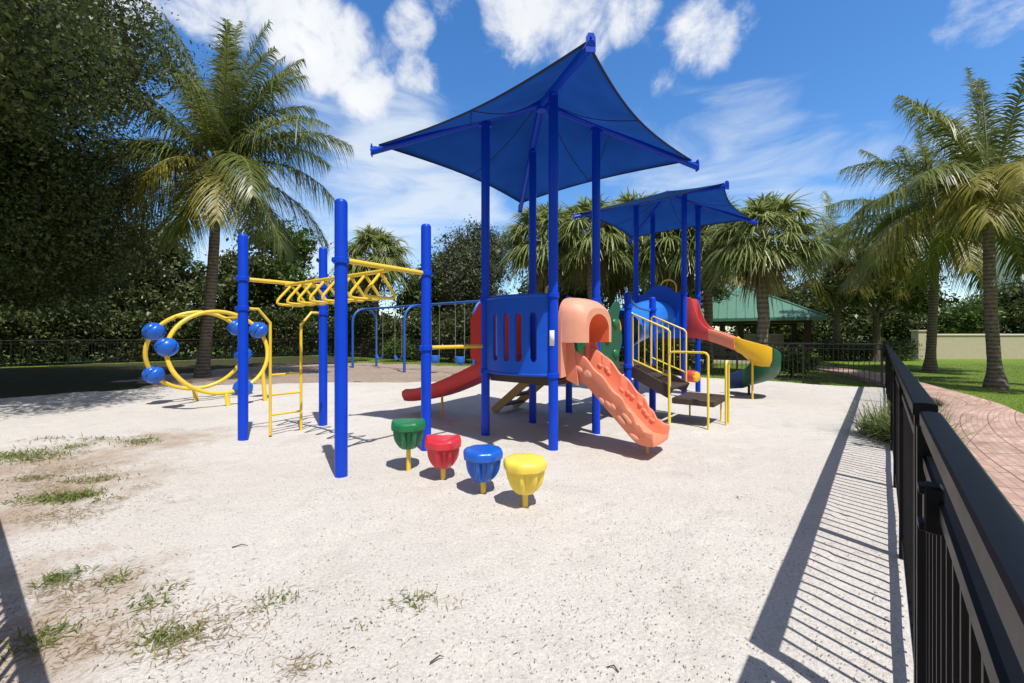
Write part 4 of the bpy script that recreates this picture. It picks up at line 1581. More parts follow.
# salmon slide, P2-P3 side, runs along E1
sl1 = part_empty('slide', 'salmon pink climbing-textured slide with hood')
m = (P2 + P3) / 2
ctrl = [m + E1 * -.05 + UP * .97, m + E1 * .11 + UP * .95, m + E1 * .31 + UP * .84, m + E1 * .58 + UP * .58, m + E1 * .83 + UP * .34, m + E1 * .97 + UP * .215, m + E1 * 1.08 + UP * .185, m + E1 * 1.20 + UP * .19]
pa = smooth_path(ctrl, 60)


def wall1(u, s):
    k_ = min(1, max(0, (u - .55) / .45)); base = .34 - .21 * k_ * k_ * (3 - 2 * k_)
    return base + .018 * math.sin(u * 46 + s) * min(1, max(0, (u - .2) * 6)) * min(1, max(0, (.97 - u) * 6))


cm = chute(pa, .56, wall1, .04, .09)
# rock-like holds on the outside and the inside of the walls, sunlit facets painted in as paler salmon
rd = random.Random(5)
for i, u in enumerate([.24, .33, .42, .5, .58, .66, .74, .30, .47, .63]):
    k = int(u * 60)
    p = pa[k]; t = (pa[k + 1] - pa[k - 1]).normalized()
    for sgn in (-1, 1):
        q = p + E2 * (sgn * (.29 + .042)) + UP * (.12 + rd.uniform(-.06, .09))
        cm.ball(q, .06 * rd.uniform(.8, 1.3), .014, .028 * rd.uniform(.8, 1.3), t, E2, t.cross(E2).normalized(), 7, 5, 1)
        q = p + E2 * (sgn * (.29 - .01)) + UP * (.17 + rd.uniform(-.05, .05))
        cm.ball(q, .05, .018, .028, t, E2, t.cross(E2).normalized(), 7, 5, 1)
cm.build('chute', [M['salmon'], M['pale_salmon']], sl1, 45)
# hood: arched panel between the posts and a tunnel mouth
hd_ = MB()


def arch(wd, z0, zt, n=14, sq=2.6):
    out = [(-wd / 2, z0)]
    zc = z0 + (zt - z0) * .45
    for i in range(n + 1):
        a = math.pi * (1 - i / n)
        ca, sa = math.cos(a), math.sin(a)
        out.append((wd / 2 * math.copysign(abs(ca) ** (2 / sq), ca), zc + (zt - zc) * abs(sa) ** (2 / sq)))
    out.append((wd / 2, z0))
    return out


o1 = arch(.99, DZ - .02, 2.02, sq=4); i1 = arch(.54, DZ + .0, 1.70, sq=2.0)
stations = [(.02, o1, 0), (.08, o1, 0), (.12, arch(.94, 1.36, 1.99), 1), (.33, arch(.86, 1.38, 1.93), 1), (.44, arch(.74, 1.40, 1.86), 1)]
# front panel with opening (ring of quads outer-inner), thick
for s0, s1 in ((.0, .05),):
    Lo = [[m + E2 * a + E1 * s + UP * z for a, z in o1] for s in (s0, s1)]
    Li = [[m + E2 * a + E1 * s + UP * z for a, z in i1] for s in (s0, s1)]
    n_ = len(o1)
    V = Lo[0] + Lo[1] + Li[0] + Li[1]
    fs = []
    for j in range(n_ - 1):
        fs += [(j, j + 1, n_ + j + 1, n_ + j), (2 * n_ + j, 3 * n_ + j, 3 * n_ + j + 1, 2 * n_ + j + 1), (j, 2 * n_ + j, 2 * n_ + j + 1, j + 1), (n_ + j, n_ + j + 1, 3 * n_ + j + 1, 3 * n_ + j)]
    hd_.add(V, fs)
# hood shell
oA = [arch(.97, 1.40, 2.01, sq=3.2), arch(.95, 1.40, 2.01, sq=3.2), arch(.90, 1.40, 1.98, sq=3), arch(.82, 1.40, 1.92, sq=2.8), arch(.74, 1.40, 1.87, sq=2.6)]
iA = [arch(.54, 1.40, 1.70, sq=2), arch(.54, 1.40, 1.72, sq=2), arch(.56, 1.40, 1.76, sq=2), arch(.57, 1.40, 1.78, sq=2), arch(.59, 1.40, 1.79, sq=2)]
ss = [.045, .13, .23, .32, .36]
n_ = len(oA[0])
Lo = [[m + E2 * a + E1 * s + UP * z for a, z in o] for o, s in zip(oA, ss)]
Li = [[m + E2 * a + E1 * s + UP * z for a, z in o] for o, s in zip(iA, ss)]
hd_.loft(Lo, 0, False, False, closed=False)
hd_.loft(Li, 1, False, False, closed=False)
V = Lo[-1] + Li[-1] + Lo[0] + Li[0]
hd_.add(V, [(j, j + 1, n_ + j + 1, n_ + j) for j in range(n_ - 1)])
for side in (0, n_ - 1):
    V = [x[side] for x in Lo] + [x[side] for x in Li]
    hd_.add(V, [(i, i + 1, 5 + i + 1, 5 + i) for i in range(4)])
hd_.build('hood', [M['pale_salmon'], M['orange']], sl1, 50)
# side cheeks joining the hood to the chute
for s in (-1, 1):
    b = MB()
    b.prism([(.04, DZ - .05), (.22, DZ - .12), (.20, 1.10), (.14, 1.42), (.04, 1.44)], m + E2 * (s * .335), E1, UP, E2, .03)
    b.build('side_wall', M['salmon'], sl1)
b = MB(); q = m + E1 * 1.02; b.tube([q + UP * -.05, q + UP * .2], .022, 8); b.build('support_leg', M['tan'], sl1)

# red slide, P1-P4 side, runs along -E1
sl2 = part_empty('slide', 'red slide with chamfered side walls, running to the left')
m = (P1 + P4) / 2
W = -E1
ctrl = [m + W * -.05 + UP * .97, m + W * .15 + UP * .95, m + W * .5 + UP * .82, m + W * 1.0 + UP * .62, m + W * 1.5 + UP * .44, m + W * 1.95 + UP * .315, m + W * 2.25 + UP * .27, m + W * 2.42 + UP * .265]
pa = smooth_path(ctrl, 50)
chute(pa, .56, lambda u, s: .20 if u < .9 else .20 - .05 * (u - .9) / .1, .03, .07).build('chute', M['red'], sl2, 45)
for s in (-1, 1):
    b = MB()
    b.prism([(.02, DZ - .04), (.30, 1.0), (.53, 1.15), (.53, 1.76), (.33, 2.0), (.02, 2.06)], m + E2 * (s * .36), W, UP, E2, .035)
    b.build('side_wall', M['red'], sl2)
b = MB(); b.prism([(-.36, 2.04), (.36, 2.04), (.36, 2.1), (.2, 2.13), (-.2, 2.13), (-.36, 2.1)], m + W * .05, E2, UP, W, .05); b.build('head_panel', M['red'], sl2)
b = MB(); q = m + W * 1.63; b.tube([q + UP * -.06, q + UP * .385], .022, 8); b.build('support_leg', M['amber'], sl2)

# rainbow slide from deck 2, along E1 then curling back
sl3 = part_empty('slide', 'rainbow curved slide in red, orange, yellow, green and navy sections')
m = (Q2 + Q3) / 2 - E2 * .12
pts = []
for i in range(13):
    u = i / 12
    pts.append(m + E1 * (-.05 + 1.08 * u) + UP * (DZ2 + .02 - .03 * u - .27 * u ** 1.8))
cen = m + E1 * 1.03 + E2 * .55
for i in range(1, 19):
    a = i / 18 * math.pi
    pts.append(cen - E2 * (.55 * math.cos(a)) + E1 * (.55 * math.sin(a)) + UP * (1.17 - .98 * (i / 18) ** .88))
for i in range(1, 7):
    u = i / 6
    pts.append(cen + E2 * .55 - E1 * (.36 * u) + UP * (.19 - .05 * u))


def hood_wall(u, s):
    return .95 - .06 * u if u < .3 else .27 + .662 * (1 - (u - .3) / .7) ** 2.2


secs = [(0, 6, 'pink_red', hood_wall, None), (6, 12, 'salmon', lambda u, s: .25, 'orange-pink section'), (12, 18, 'amber', lambda u, s: .29 + .12 * u, 'yellow section'), (18, 30, 'dark_green', lambda u, s: .42, 'green section'), (30, 36, 'navy', lambda u, s: .42 - .08 * u, 'navy end section')]
for a, z, mt, wf, lb in secs:
    z = min(z, len(pts) - 1)
    sub = smooth_path(pts[a:z + 1], (z - a) * 3)
    o = chute(sub, .50, wf, .03, .12).build('slide_section', M[mt], sl3, 45)
    if lb: o['label'] = lb
q = Vector((5.62, 9.70, 0)); b = MB(); b.tube([q + UP * -.05, q + UP * .95], .024, 8); b.build('support_leg', M['yellow'], sl3)
q = cen + E2 * .5 + E1 * .1; b = MB(); b.tube([q + UP * -.05, q + UP * .38], .03, 8); b.build('support_leg', M['dull_black'], sl3)
# blue arched panel Q1-Q2 and crawl tunnel
mQ = (Q1 + Q2) / 2; mR = (R3 + R4) / 2
b = MB()
top = arch(1.0, 2.28, 2.72, 16, 2.0)
hole = []
hz, hr = 1.92, .37
n_ = 72
outer = []
for i in range(n_):
    a = 2 * math.pi * i / n_
    hole.append((math.cos(a) * hr, hz + math.sin(a) * hr))
    ca, sa = math.cos(a), math.sin(a)
    k = min(.53 / max(1e-6, abs(ca)), (.62 if sa > 0 else .50) / max(1e-6, abs(sa)))
    x, z = ca * k, hz + sa * k
    if sa > 0 and abs(x) < .36:
        z = 2.54 + .20 * math.cos(x / .36 * math.pi / 2) ** .7
    outer.append((x, min(z, 2.78)))
for off in (-.02, .02):
    pass
Lo = [[mQ + E1 * a + E2 * s + UP * z for a, z in outer] for s in (-.025, .025)]
Li = [[mQ + E1 * a + E2 * s + UP * z for a, z in hole] for s in (-.025, .025)]
b.loft([Li[0], Lo[0], Lo[1], Li[1], Li[0]], 0, False, False)
b.build('arched_panel', M['blue_panel'], ps, 30)
b = MB()
tp = smooth_path([mR + UP * 1.62 - E2 * .1, mR.lerp(mQ, .35) + UP * 1.78, mR.lerp(mQ, .7) + UP * 1.92, mQ + UP * 1.93 + E2 * .1], 20)
b.tube(tp, [.40 + .012 * (i % 2) for i in range(21)], 24, cap=False)
o = b.build('crawl_tunnel', M['sky_blue'], ps, 60)
md = o.modifiers.new('thickness', 'SOLIDIFY'); md.thickness = .02
# blue curved grab rails from the deck posts
for a, c in ((R1, R3),):
    b = MB(); b.tube(smooth_path([a + UP * 2.08, a.lerp(c, .3) + UP * 2.12 - E1 * .1, a.lerp(c, .65) + UP * 2.03 - E1 * .12, c + UP * 1.98], 16), .03, 10)
    b.build('grab_rail', M['sky_blue'], ps)

# green wavy panel P3-R1
b = MB()
mm_ = (P3 + R1) / 2
poly = []
for i in range(17):
    u = i / 16; poly.append((-.53 + .75 * u, .93 + .0 * u))
for i in range(17):
    u = i / 16; poly.append((.22 - .07 * math.sin(u * 9.5), .93 + 1.02 * u))
for i in range(1, 16):
    u = i / 16; poly.append((.22 - .75 * u, 1.96 + .10 * math.sin(u * 7 + .5)))
for i in range(17):
    u = i / 16; poly.append((-.53 + .06 * math.sin(u * 9.5), 1.98 - 1.05 * u))
b.prism(poly, mm_ + E1 * .01, E2, UP, E1, .04)
o = b.build('climbing_panel', M['dark_green'], ps, 30)
for (x, z) in ((.02, 1.2), (-.3, 1.45), (.0, 1.7), (-.35, 1.1)):
    b = MB(); b.ball(mm_ + E2 * x + UP * z + E1 * .04, .09, .04, .07, E2, E1, UP, 10, 6)
    b.build('hand_hold', M['green'], o)

# back panels
b = MB(); q = (P3 + P4) / 2
b = MB(); q = (P4 + R2) / 2 + E2 * .62
b.prism([(-.5, .95), (.5, .95), (.5, 1.9), (.3, 2.02), (-.3, 2.02), (-.5, 1.9)], (R2 + R4) / 2, E2, UP, E1, .035); b.build('barrier_panel', M['green'], ps)
b = MB(); b.prism([(-.5, DZ2), (.5, DZ2), (.5, 2.45), (-.5, 2.45)], (Q1 + Q4) / 2, E2, UP, E1, .035); b.build('barrier_panel', M['pink_red'], ps)
# yellow arch handles
for c, z0, z1, hw_ in ((P4 + E2 * .55, 2.0, 2.40, .09), (Q4.lerp(Q3, .35), 2.5, 3.02, .22)):
    b = MB(); pts = [c + E1 * (-hw_) + UP * (z0 - .9)] + [c + E1 * (-hw_ * math.cos(i / 10 * math.pi)) + UP * (z1 - hw_ + hw_ * math.sin(i / 10 * math.pi)) for i in range(11)] + [c + E1 * hw_ + UP * (z0 - .9)]
    b.tube(pts, .02, 8); b.build('arch_handle', M['pale_yellow'], ps)
# tan climber on the far side of the middle deck
cl = part_empty('climber', 'tan sloping step climber at the back')
q0 = (P4 + R2) / 2; q1 = q0 - E1 * 1.15
b = MB()
for s in (-1, 1):
    a0, a1 = q0 + E2 * (s * .32) + UP * .92, q1 + E2 * (s * .32) + UP * .02
    dd = (a1 - a0).normalized(); nn_ = dd.cross(E2)
    b.box((a0 + a1) / 2, (a1 - a0).length, .05, .15, dd, E2, nn_, bev=.01)
b.build('stringer', M['tan'], cl)
for k in range(4):
    b = MB(); u = (k + .6) / 4.3
    b.box(q0.lerp(q1, u) + UP * (.90 - .88 * u), .2, .6, .04, E1, E2, bev=.01); b.build('tread', M['brown'], cl)

# steps with yellow railings and transfer platform, R1-R3 side
st = part_empty('stairs', 'brown steps with yellow barred railings and low transfer platform')
n0 = R1 + E2 * .14; f0 = R3 - E2 * .14
run = .68
for base in (n0, f0):
    b = MB()
    a0 = base + E1 * .03; a1 = base + E1 * run
    zt0, zt1, zb0, zb1 = 1.86, 1.58, 1.06, .80
    b.tube([a0 + UP * (zb0 - .28), a0 + UP * (zt0 - .03), a0 + E1 * .04 + UP * zt0, a1 - E1 * .04 + UP * (zt1 + .02), a1 + UP * (zt1 - .03), a1 + UP * (0 if base is n0 else .5)], .017, 8)
    b.tube([a0 + UP * zb0, a1 + UP * zb1], .015, 8)
    for k in range(1, 6):
        u = k / 6
        b.tube([a0.lerp(a1, u) + UP * (zb0 + (zb1 - zb0) * u), a0.lerp(a1, u) + UP * (zt0 + (zt1 - zt0) * u)], .010, 6)
    b.build('railing', M['pale_yellow'], st)
sm0 = (n0 + f0) / 2
for (x0_, x1_, z) in ((.06, .40, .78), (.36, .72, .62)):
    b = MB(); b.box(sm0 + E1 * ((x0_ + x1_) / 2) + UP * (z - .02), x1_ - x0_, .82, .045, E1, E2, bev=.01)
    b.box(sm0 + E1 * (x0_ + .02) + UP * (z + .08), .02, .82, .18, E1, E2)
    b.build('tread', M['brown'], st)
b = MB()
for base in (n0, f0):
    a0, a1 = base + E1 * .0 + UP * .86, base + E1 * .70 + UP * .52
    dd = (a1 - a0).normalized()
    b.box((a0 + a1) / 2, (a1 - a0).length, .035, .2, dd, E2, E2.cross(dd) * -1, bev=.005)
b.build('stringer', M['brown'], st)
b = MB()
pc = sm0 + E1 * (run + .36)
b.box(pc + UP * .40, .66, .92, .10, E1, E2, bev=.012)
b.build('platform', M['brown'], st)
for x, y in ((-.25, .3), (.05, .36), (.25, .38)):
    b = MB(); b.tube([pc + E1 * x + E2 * y + UP * -.05, pc + E1 * x + E2 * y + UP * .36], .016, 8); b.build('platform_leg', M['pale_yellow'], st)


def hoop(a, c, z, name='grab_hoop', r=.019):
    b = MB()
    d = (c - a).normalized(); rr = min(.07, (c - a).length * .48)
    pts = [a + UP * -.05, a + UP * (z - rr)] + [a + d * (rr - rr * math.cos(t)) + UP * (z - rr + rr * math.sin(t)) for t in (R(30), R(60), R(90))] + [c - d * (rr - rr * math.sin(t)) + UP * (z - rr + rr * math.cos(t)) for t in (R(0), R(30), R(60))] + [c + UP * (z - rr), c + UP * -.05]
    b.tube(pts, r, 9)
    b.build(name, M['pale_yellow'], st)


h0 = n0 + E1 * run
hoop(h0 - E2 * .04, h0 + E1 * .62 - E2 * .08, 1.22)
hh0 = Vector((3.476, 6.955, 0)) + E1 * .1
hoop(hh0, hh0 + E2 * .19, 1.06)
# yellow plates under the deck
for k in range(2):
    b = MB(); q = R3.lerp(R4, .25 + .3 * k)
    b.box(q + UP * (.72 - .16 * k), .34, .03, .2, E1, E2, bev=.01); b.build('kick_plate', M['amber'], st)
# red drum gadget on the deck 2 post
dg = part_empty('drum_gadget', 'red drum with yellow cap bolted low on a post')
q = Q2 + UP * .52 + E1 * .05
dv = (E1 * .8 - E2 * .3).normalized()
b = MB(); b.lathe(q, [(.05, 0), (.13, .02), (.14, .06), (.14, .22), (.12, .25)], 18, 0, dv.cross(UP).normalized(), UP, dv); b.build('drum', M['pink_red'], dg)
b = MB()
for k in range(8):
    a = k * math.pi / 4
    c_ = q + dv * .27 + (dv.cross(UP).normalized() * math.cos(a) + UP * math.sin(a)) * .085
    b.ball(c_, .045, .045, .045, seg=8, rings=5)
b.lathe(q + dv * .24, [(.1, 0), (.1, .06), (.05, .08)], 14, 0, dv.cross(UP).normalized(), UP, dv)
b.build('star_cap', M['amber'], dg)
# yellow steering ring behind the railings
b = MB()
cq = (R1 + R3) / 2 - E1 * .5 + UP * 1.62
b.tube([cq + E2 * (.2 * math.cos(a)) + UP * (.2 * math.sin(a)) for a in [i / 24 * 2 * math.pi for i in range(24)]], .02, 8, loop=True)
b.tube([cq - E2 * .2, cq + E2 * .2], .015, 8)
b.tube([cq, Vector((cq.x, cq.y, DZ))], .02, 8)
b.build('steering_ring', M['pale_yellow'], ps)

# balance bar between ladder post and canopy post
b = MB(); b.tube([D - mo + UP * 1.335 + (P1 - D).normalized() * .07, P1 - mo + UP * 1.335 - (P1 - D).normalized() * .07], .026, 10)
b.build('turning_bar', M['yellow'], mk)

# ------------------------------------------------------------------ pod steppers
def pod(label, px, py, top, mat, saddle, seed):
    p = g(px, py)
    t = thing('stepping_pod', label, 'stepping stool', p, 'four coloured stepping pods in a row')
    rd = random.Random(seed); ph = rd.uniform(0, 1)
    seg = 48
    b = MB()
    loops = []
    zb = top - .095
    for r, z, sd in ((.135, zb - .002, 0), (.172, zb, 0), (.188, zb + .012, 0), (.192, zb + .045, 0), (.188, zb + .075, .5), (.170, zb + .092, 1), (.12, zb + .096, 1), (.06, zb + .096, 1), (.005, zb + .096, 1)):
        lp = []
        for k in range(seg):
            a = 2 * math.pi * k / seg
            rr = r * (1 + .03 * math.cos(8 * (a + ph)))
            x, y = rr * math.cos(a), rr * math.sin(a)
            dz = saddle * sd * (((x) / .19) ** 2 - .65 * (1 - (y / .19) ** 2) * .6) * .075
            lp.append((x, y, z + dz))
        loops.append([Vector(q) for q in lp])
    b.loft(loops)
    b.build('tread', M[mat], t, 40)
    b = MB()
    loops = []
    H = .205
    for i in range(9):
        u = i / 8
        r0 = .142 - .046 * u ** 1.5
        lp = []
        for k in range(seg):
            a = 2 * math.pi * k / seg
            lobe = max(0, math.cos(8 * (a + ph))) ** .45
            fl_ = .044 * lobe * math.sin(min(1, (1.02 - u) * 1.5) * math.pi / 2)
            rr = (r0 + fl_ - .006) if u < .93 else r0 * .85
            lp.append(Vector((rr * math.cos(a), rr * math.sin(a), zb - .001 - H * u)))
        loops.append(lp)
    b.loft(loops)
    b.build('drum', M[mat], t, 30)
    b = MB(); b.tube([(0, 0, -.05), (0, 0, zb - H + .01)], .026, 12)
    b.build('stem', M['yellow'], t)
    return t


pod('green dished stepping pod on the tallest yellow stem, farthest left of the row', 408.5, 468.5, .535, 'green', .55, 1)
pod('red saddle-topped stepping pod between the green and the blue pods', 443, 477.5, .415, 'stool_red', .95, 2)
pod('blue flat-topped stepping pod between the red and the yellow pods', 483, 490.5, .405, 'pod_blue', 0, 3)
pod('yellow flat-topped stepping pod, nearest the viewer at the end of the row', 525, 503.5, .405, 'pale_yellow', 0, 4)

# ------------------------------------------------------------------ ring climber
rc = thing('ring_climber', 'ring climber of two leaning yellow hoops with blue pod handholds', 'climbing frame', (-6.7, 9.1, 0))
ro = rc.location.copy()


def ring_pt(c, lean, a, rad=.89, z0=1.14):
    upv = (UP * 1.0 - E1 * lean).normalized()
    return Vector((c.x, c.y, z0)) - ro + E2 * (rad * 1.03 * math.cos(a)) + upv * (rad * math.sin(a))


ca_, cb_ = Vector((-6.24, 8.9, 0)), Vector((-7.12, 9.42, 0))
for c, lean in ((ca_, .22), (cb_, -.22)):
    b = MB(); b.tube([ring_pt(c, lean, i / 48 * 2 * math.pi) for i in range(48)], .042, 12, loop=True)
    b.build('ring', M['yellow'], rc)
for c, lean, angs in ((ca_, .22, (172, 33, 293)), (cb_, -.22, (150, 214, 352, 38))):
    for d_ in angs:
        b = MB(); q = ring_pt(c, lean, R(d_))
        ax = E2.copy(); ax.rotate(Matrix.Rotation(random.uniform(-.6, .6), 3, 'Z')); ay = UP.cross(ax)
        seg, rings = 48, 16
        loops = []
        for i in range(1, rings):
            th = math.pi * i / rings
            lp = []
            for k in range(seg):
                a = 2 * math.pi * k / seg
                gx = 1 - .22 * math.exp(-((abs((a + th * .9) % (2 * math.pi / 3) - math.pi / 3)) / .13) ** 2) * math.sin(th) ** .5
                r_ = .195 * gx
                lp.append(q + ax * (r_ * math.sin(th) * math.cos(a)) + ay * (r_ * math.sin(th) * math.sin(a)) + UP * (r_ * .97 * math.cos(th)))
            loops.append(lp)
        b.loft(loops)
        for fi, f in enumerate(b.f):
            if len(f) == 4:
                if sum((Vector(b.v[i]) - q).length for i in f) / 4 < .170: b.m[fi] = 1  # groove faces turned navy: recess shade put into the colour
        b.build('pod_handhold', [M['pod_blue'], M['navy']], rc, 40)
for a_ in (60, 120):
    b = MB(); b.tube([ring_pt(ca_, .22, R(a_)), ring_pt(cb_, -.22, R(a_))], .03, 8); b.build('tie_bar', M['yellow'], rc)
for pt_, zt in ((ring_pt(ca_, .22, R(272)), .25), (ring_pt(cb_, -.22, R(268)), .25), (ring_pt(ca_, .22, R(328)), .65)):
    b = MB(); b.tube([(pt_.x + .08, pt_.y - .02, -.05), (pt_.x, pt_.y, pt_.z)], .045, 10); b.build('leg', M['yellow'], rc)

# ------------------------------------------------------------------ swings
sw = thing('swing_frame', 'blue arch-legged swing frame standing on the mulch near the back fence', 'swing frame', (-6.95, 19.6, 0))
sd_ = E1; sp_ = E2
BH = 2.72
for k, t_ in enumerate((0, 3.85, 7.7)):
    b = MB()
    q = sd_ * t_
    pts = [q - sp_ * .62 + UP * -.05, q - sp_ * .62 + UP * 2.1]
    pts += [q - sp_ * (.62 * math.cos(a)) + UP * (2.1 + .62 * math.sin(a)) for a in [R(15 * i) for i in range(1, 12)]]
    pts += [q + sp_ * .62 + UP * 2.1, q + sp_ * .62 + UP * -.05]
    b.tube(pts, .055, 12); b.build('arch_leg', M['swing_blue'], sw)
b = MB(); b.tube([UP * BH - sd_ * .1, UP * BH + sd_ * 7.8], .05, 12); b.build('top_beam', M['swing_blue'], sw)
offs = [.95, 1.45, 2.35, 2.85, 4.75, 5.25, 6.15, 6.65]
for o_ in offs:
    b = MB(); b.box(sd_ * o_ + UP * (BH - .06), .06, .09, .08, sd_, sp_, bev=.01); b.build('hanger', M['steel'], sw)
lbl = ['belt swing hanging nearest the left arch of the swing frame', 'belt swing hanging left of the middle arch of the swing frame', 'pale blue bucket swing hanging right of the middle arch', 'pale blue bucket swing hanging closest to the red slide']
for k in range(4):
    a_, c_ = offs[2 * k], offs[2 * k + 1]
    s = thing('swing', lbl[k], 'swing', sw.location + sd_ * ((a_ + c_) / 2), 'swings on the swing frame')
    for o_ in (-.25, .25):
        b = MB(); b.tube([sd_ * o_ + UP * (BH - .1), sd_ * (o_ * .95) + UP * .62], .012, 5); b.build('chain', M['steel'], s)
    b = MB()
    if k < 2:
        pr = [(-.24, .62), (-.2, .52), (-.1, .46), (0, .445), (.1, .46), (.2, .52), (.24, .62)]
        b.loft([[sd_ * x + sp_ * y + UP * z for x, z in pr] + [sd_ * x + sp_ * y + UP * (z - .015) for x, z in reversed(pr)] for y in (-.07, .07)])
        b.build('seat', M['swing_blue'], s)
    else:
        b.lathe(UP * .38, [(.10, 0), (.15, .04), (.18, .14), (.19, .30), (.17, .31), (.165, .15), (.12, .06), (.02, .05)], 16)
        b.build('seat', M['sky_blue'], s)

# small clipped shrub by the back fence
broad_tree('small rounded bright shrub in front of the back fence behind the swings', at(398, 24.6), 1.25, [(0, 0, .7, .9, .6, .6), (.6, 0, .6, .6, .5, .5)], 130, .1, 26, .12, M['leaf_bright'], .05, name='shrub', cat='shrub', limbs=2)
broad_tree('bushy green shrub behind the far fence beside the rainbow slide', at(792, 15.2), 1.1, [(0, 0, .55, .6, .5, .5), (.5, .3, .5, .5, .5, .4), (-.6, .2, .55, .6, .5, .45)], 170, .09, 28, .11, M['leaf_bright'], .04, name='shrub', cat='shrub', limbs=2)

# ------------------------------------------------------------------ grasses and litter
def blade_mesh(name, base, height, mat, lean=.6, width=.012, seg=3):
    n = len(base)
    az = rng.uniform(0, 2 * np.pi, n)
    el = rng.uniform(.35, 1.0, n) ** .7 * np.pi / 2
    el = np.clip(el, .3, 1.5) * (1 - lean * .3)
    d = np.stack([np.cos(el) * np.cos(az), np.cos(el) * np.sin(az), np.sin(el)], 1)
    side = np.stack([-np.sin(az), np.cos(az), np.zeros(n)], 1)
    h = height * rng.uniform(.5, 1.25, n)
    V, F = strips(base, d, h, np.full(n, width) * rng.uniform(.7, 1.3, n), rng.uniform(.1, .1 + lean, n), seg, side)
    V[:, 2] = np.maximum(V[:, 2], min(.002, base[:, 2].min() + .002))
    return np_mesh(name, V, F, mat)


# ornamental grass clump in the fence corner
og = thing('ornamental_grass', 'pale green arching grass clump growing against the right fence, sand side', 'plant', fl(8.0, .03) + (0,))
n = 1100
bs = rng.normal(0, 1, (n, 3)) * np.array([.07, .17, 0]) + np.array([.05, .0, 0]); bs[:, 2] = .0
link('blades', blade_mesh('blades', bs, .70, M['reed'], .6, .014, 5), og)
og2 = thing('ornamental_grass', 'pale grass clump outside the fence beside the brick path', 'plant', fl(7.6, .36) + (0,))
n = 500
bs = rng.normal(0, 1, (n, 3)) * np.array([.08, .14, 0]); bs[:, 2] = 0
link('blades', blade_mesh('blades', bs, .92, M['reed'], .5, .014, 5), og2)


# short lawn blades where the lawn is near enough to read
def scatter_poly(n, x0, x1, y0, y1, ok):
    P = np.stack([rng.uniform(x0, x1, n), rng.uniform(y0, y1, n)], 1)
    return P[ok(P)]


pR = np.array([(p[0], p[1]) for p in path_R])
xr = lambda y: np.interp(y, pR[:, 1], pR[:, 0])
pts = scatter_poly(90000, 8, 26, 6, 22, lambda P: (P[:, 0] > xr(P[:, 1]) + .03) & (P[:, 0] < P[:, 1] * 1.3 + .5))
bs = np.concatenate([pts, np.full((len(pts), 1), -.07)], 1)
tag(link('lawn_grass', blade_mesh('lawn_grass', bs, .07, M['grass'], .8, .012, 2)), 'mown green lawn grass beside the brick path', 'grass', kind='stuff')
# grass strip inside and outside the far fence and mulch edge
pts = np.concatenate([np.stack([rng.uniform(-14, 4, 30000), rng.uniform(16, 30, 30000)], 1)])
lin = (pts[:, 0] - C_R.x) * E1.y - (pts[:, 1] - C_R.y) * E1.x
far_in = ((pts - np.array(C_R[:2])) @ np.array(E2[:2]))
pts = pts[(far_in < -.1) & (far_in > -4.2)]
bs = np.concatenate([pts, np.full((len(pts), 1), -.07)], 1)
tag(link('verge_grass', blade_mesh('verge_grass', bs, .10, M['grass'], .8, .02, 2)), 'rough grass verge between the mulch and the back fence', 'grass', kind='stuff')
pts = np.stack([rng.uniform(5, 16, 26000), rng.uniform(11, 24, 26000)], 1)
far_in = ((pts - np.array(C_R[:2])) @ np.array(E2[:2]))
pL = np.array([(p[0], p[1]) for p in path_L])
pts = pts[(far_in > .1) & ((pts[:, 0] < np.interp(pts[:, 1], pL[:, 1], pL[:, 0])))]
bs = np.concatenate([pts, np.full((len(pts), 1), -.07)], 1)
tag(link('lawn_grass', blade_mesh('lawn_grass', bs, .09, M['grass'], .8, .014, 2)), 'green lawn grass between far fence and pavilion path', 'grass', kind='stuff')

# patchy weeds over the sand at left
def patch(cx, cy, sx, sy, n):
    p = g(cx, cy)
    q = g(cx + sx, cy); r = g(cx, cy - sy)
    ax = abs(q.x - p.x); ay = abs(r.y - p.y)
    P = rng.normal(0, .5, (n, 2)) * np.array([ax, ay]) + np.array([p.x, p.y])
    return np.concatenate([P, np.full((n, 1), .0)], 1)


live = np.concatenate([patch(20, 457, 45, 7, 900), patch(45, 440, 25, 3, 130), patch(75, 447, 18, 3, 120), patch(95, 440, 30, 3, 120), patch(140, 442, 18, 4, 260), patch(78, 497, 30, 6, 420), patch(40, 500, 30, 6, 120), patch(95, 480, 30, 5, 110), patch(35, 478, 25, 4, 70)])
tag(link('weedy_grass', blade_mesh('weedy_grass', live, .11, M['grass'], 1.1, .010, 3)), 'patchy weedy grass invading the sand at the left edge', 'grass', kind='stuff')
dry = np.concatenate([patch(80, 485, 80, 14, 1500), patch(60, 515, 60, 12, 500), patch(120, 600, 90, 40, 700), patch(170, 640, 80, 30, 500), patch(100, 470, 60, 8, 500), patch(300, 665, 30, 12, 60), patch(45, 640, 40, 30, 200), patch(430, 603, 50, 8, 60), patch(690, 530, 300, 90, 260), patch(55, 470, 70, 14, 900), patch(100, 500, 80, 14, 700), patch(150, 625, 60, 25, 500), patch(60, 590, 50, 15, 250), patch(250, 610, 60, 20, 120)])
tag(link('dry_grass', blade_mesh('dry_grass', dry, .07, M['grass_dry'], 1.6, .005, 2)), 'dry straw and dead grass lying on the sand at left', 'straw', kind='stuff')
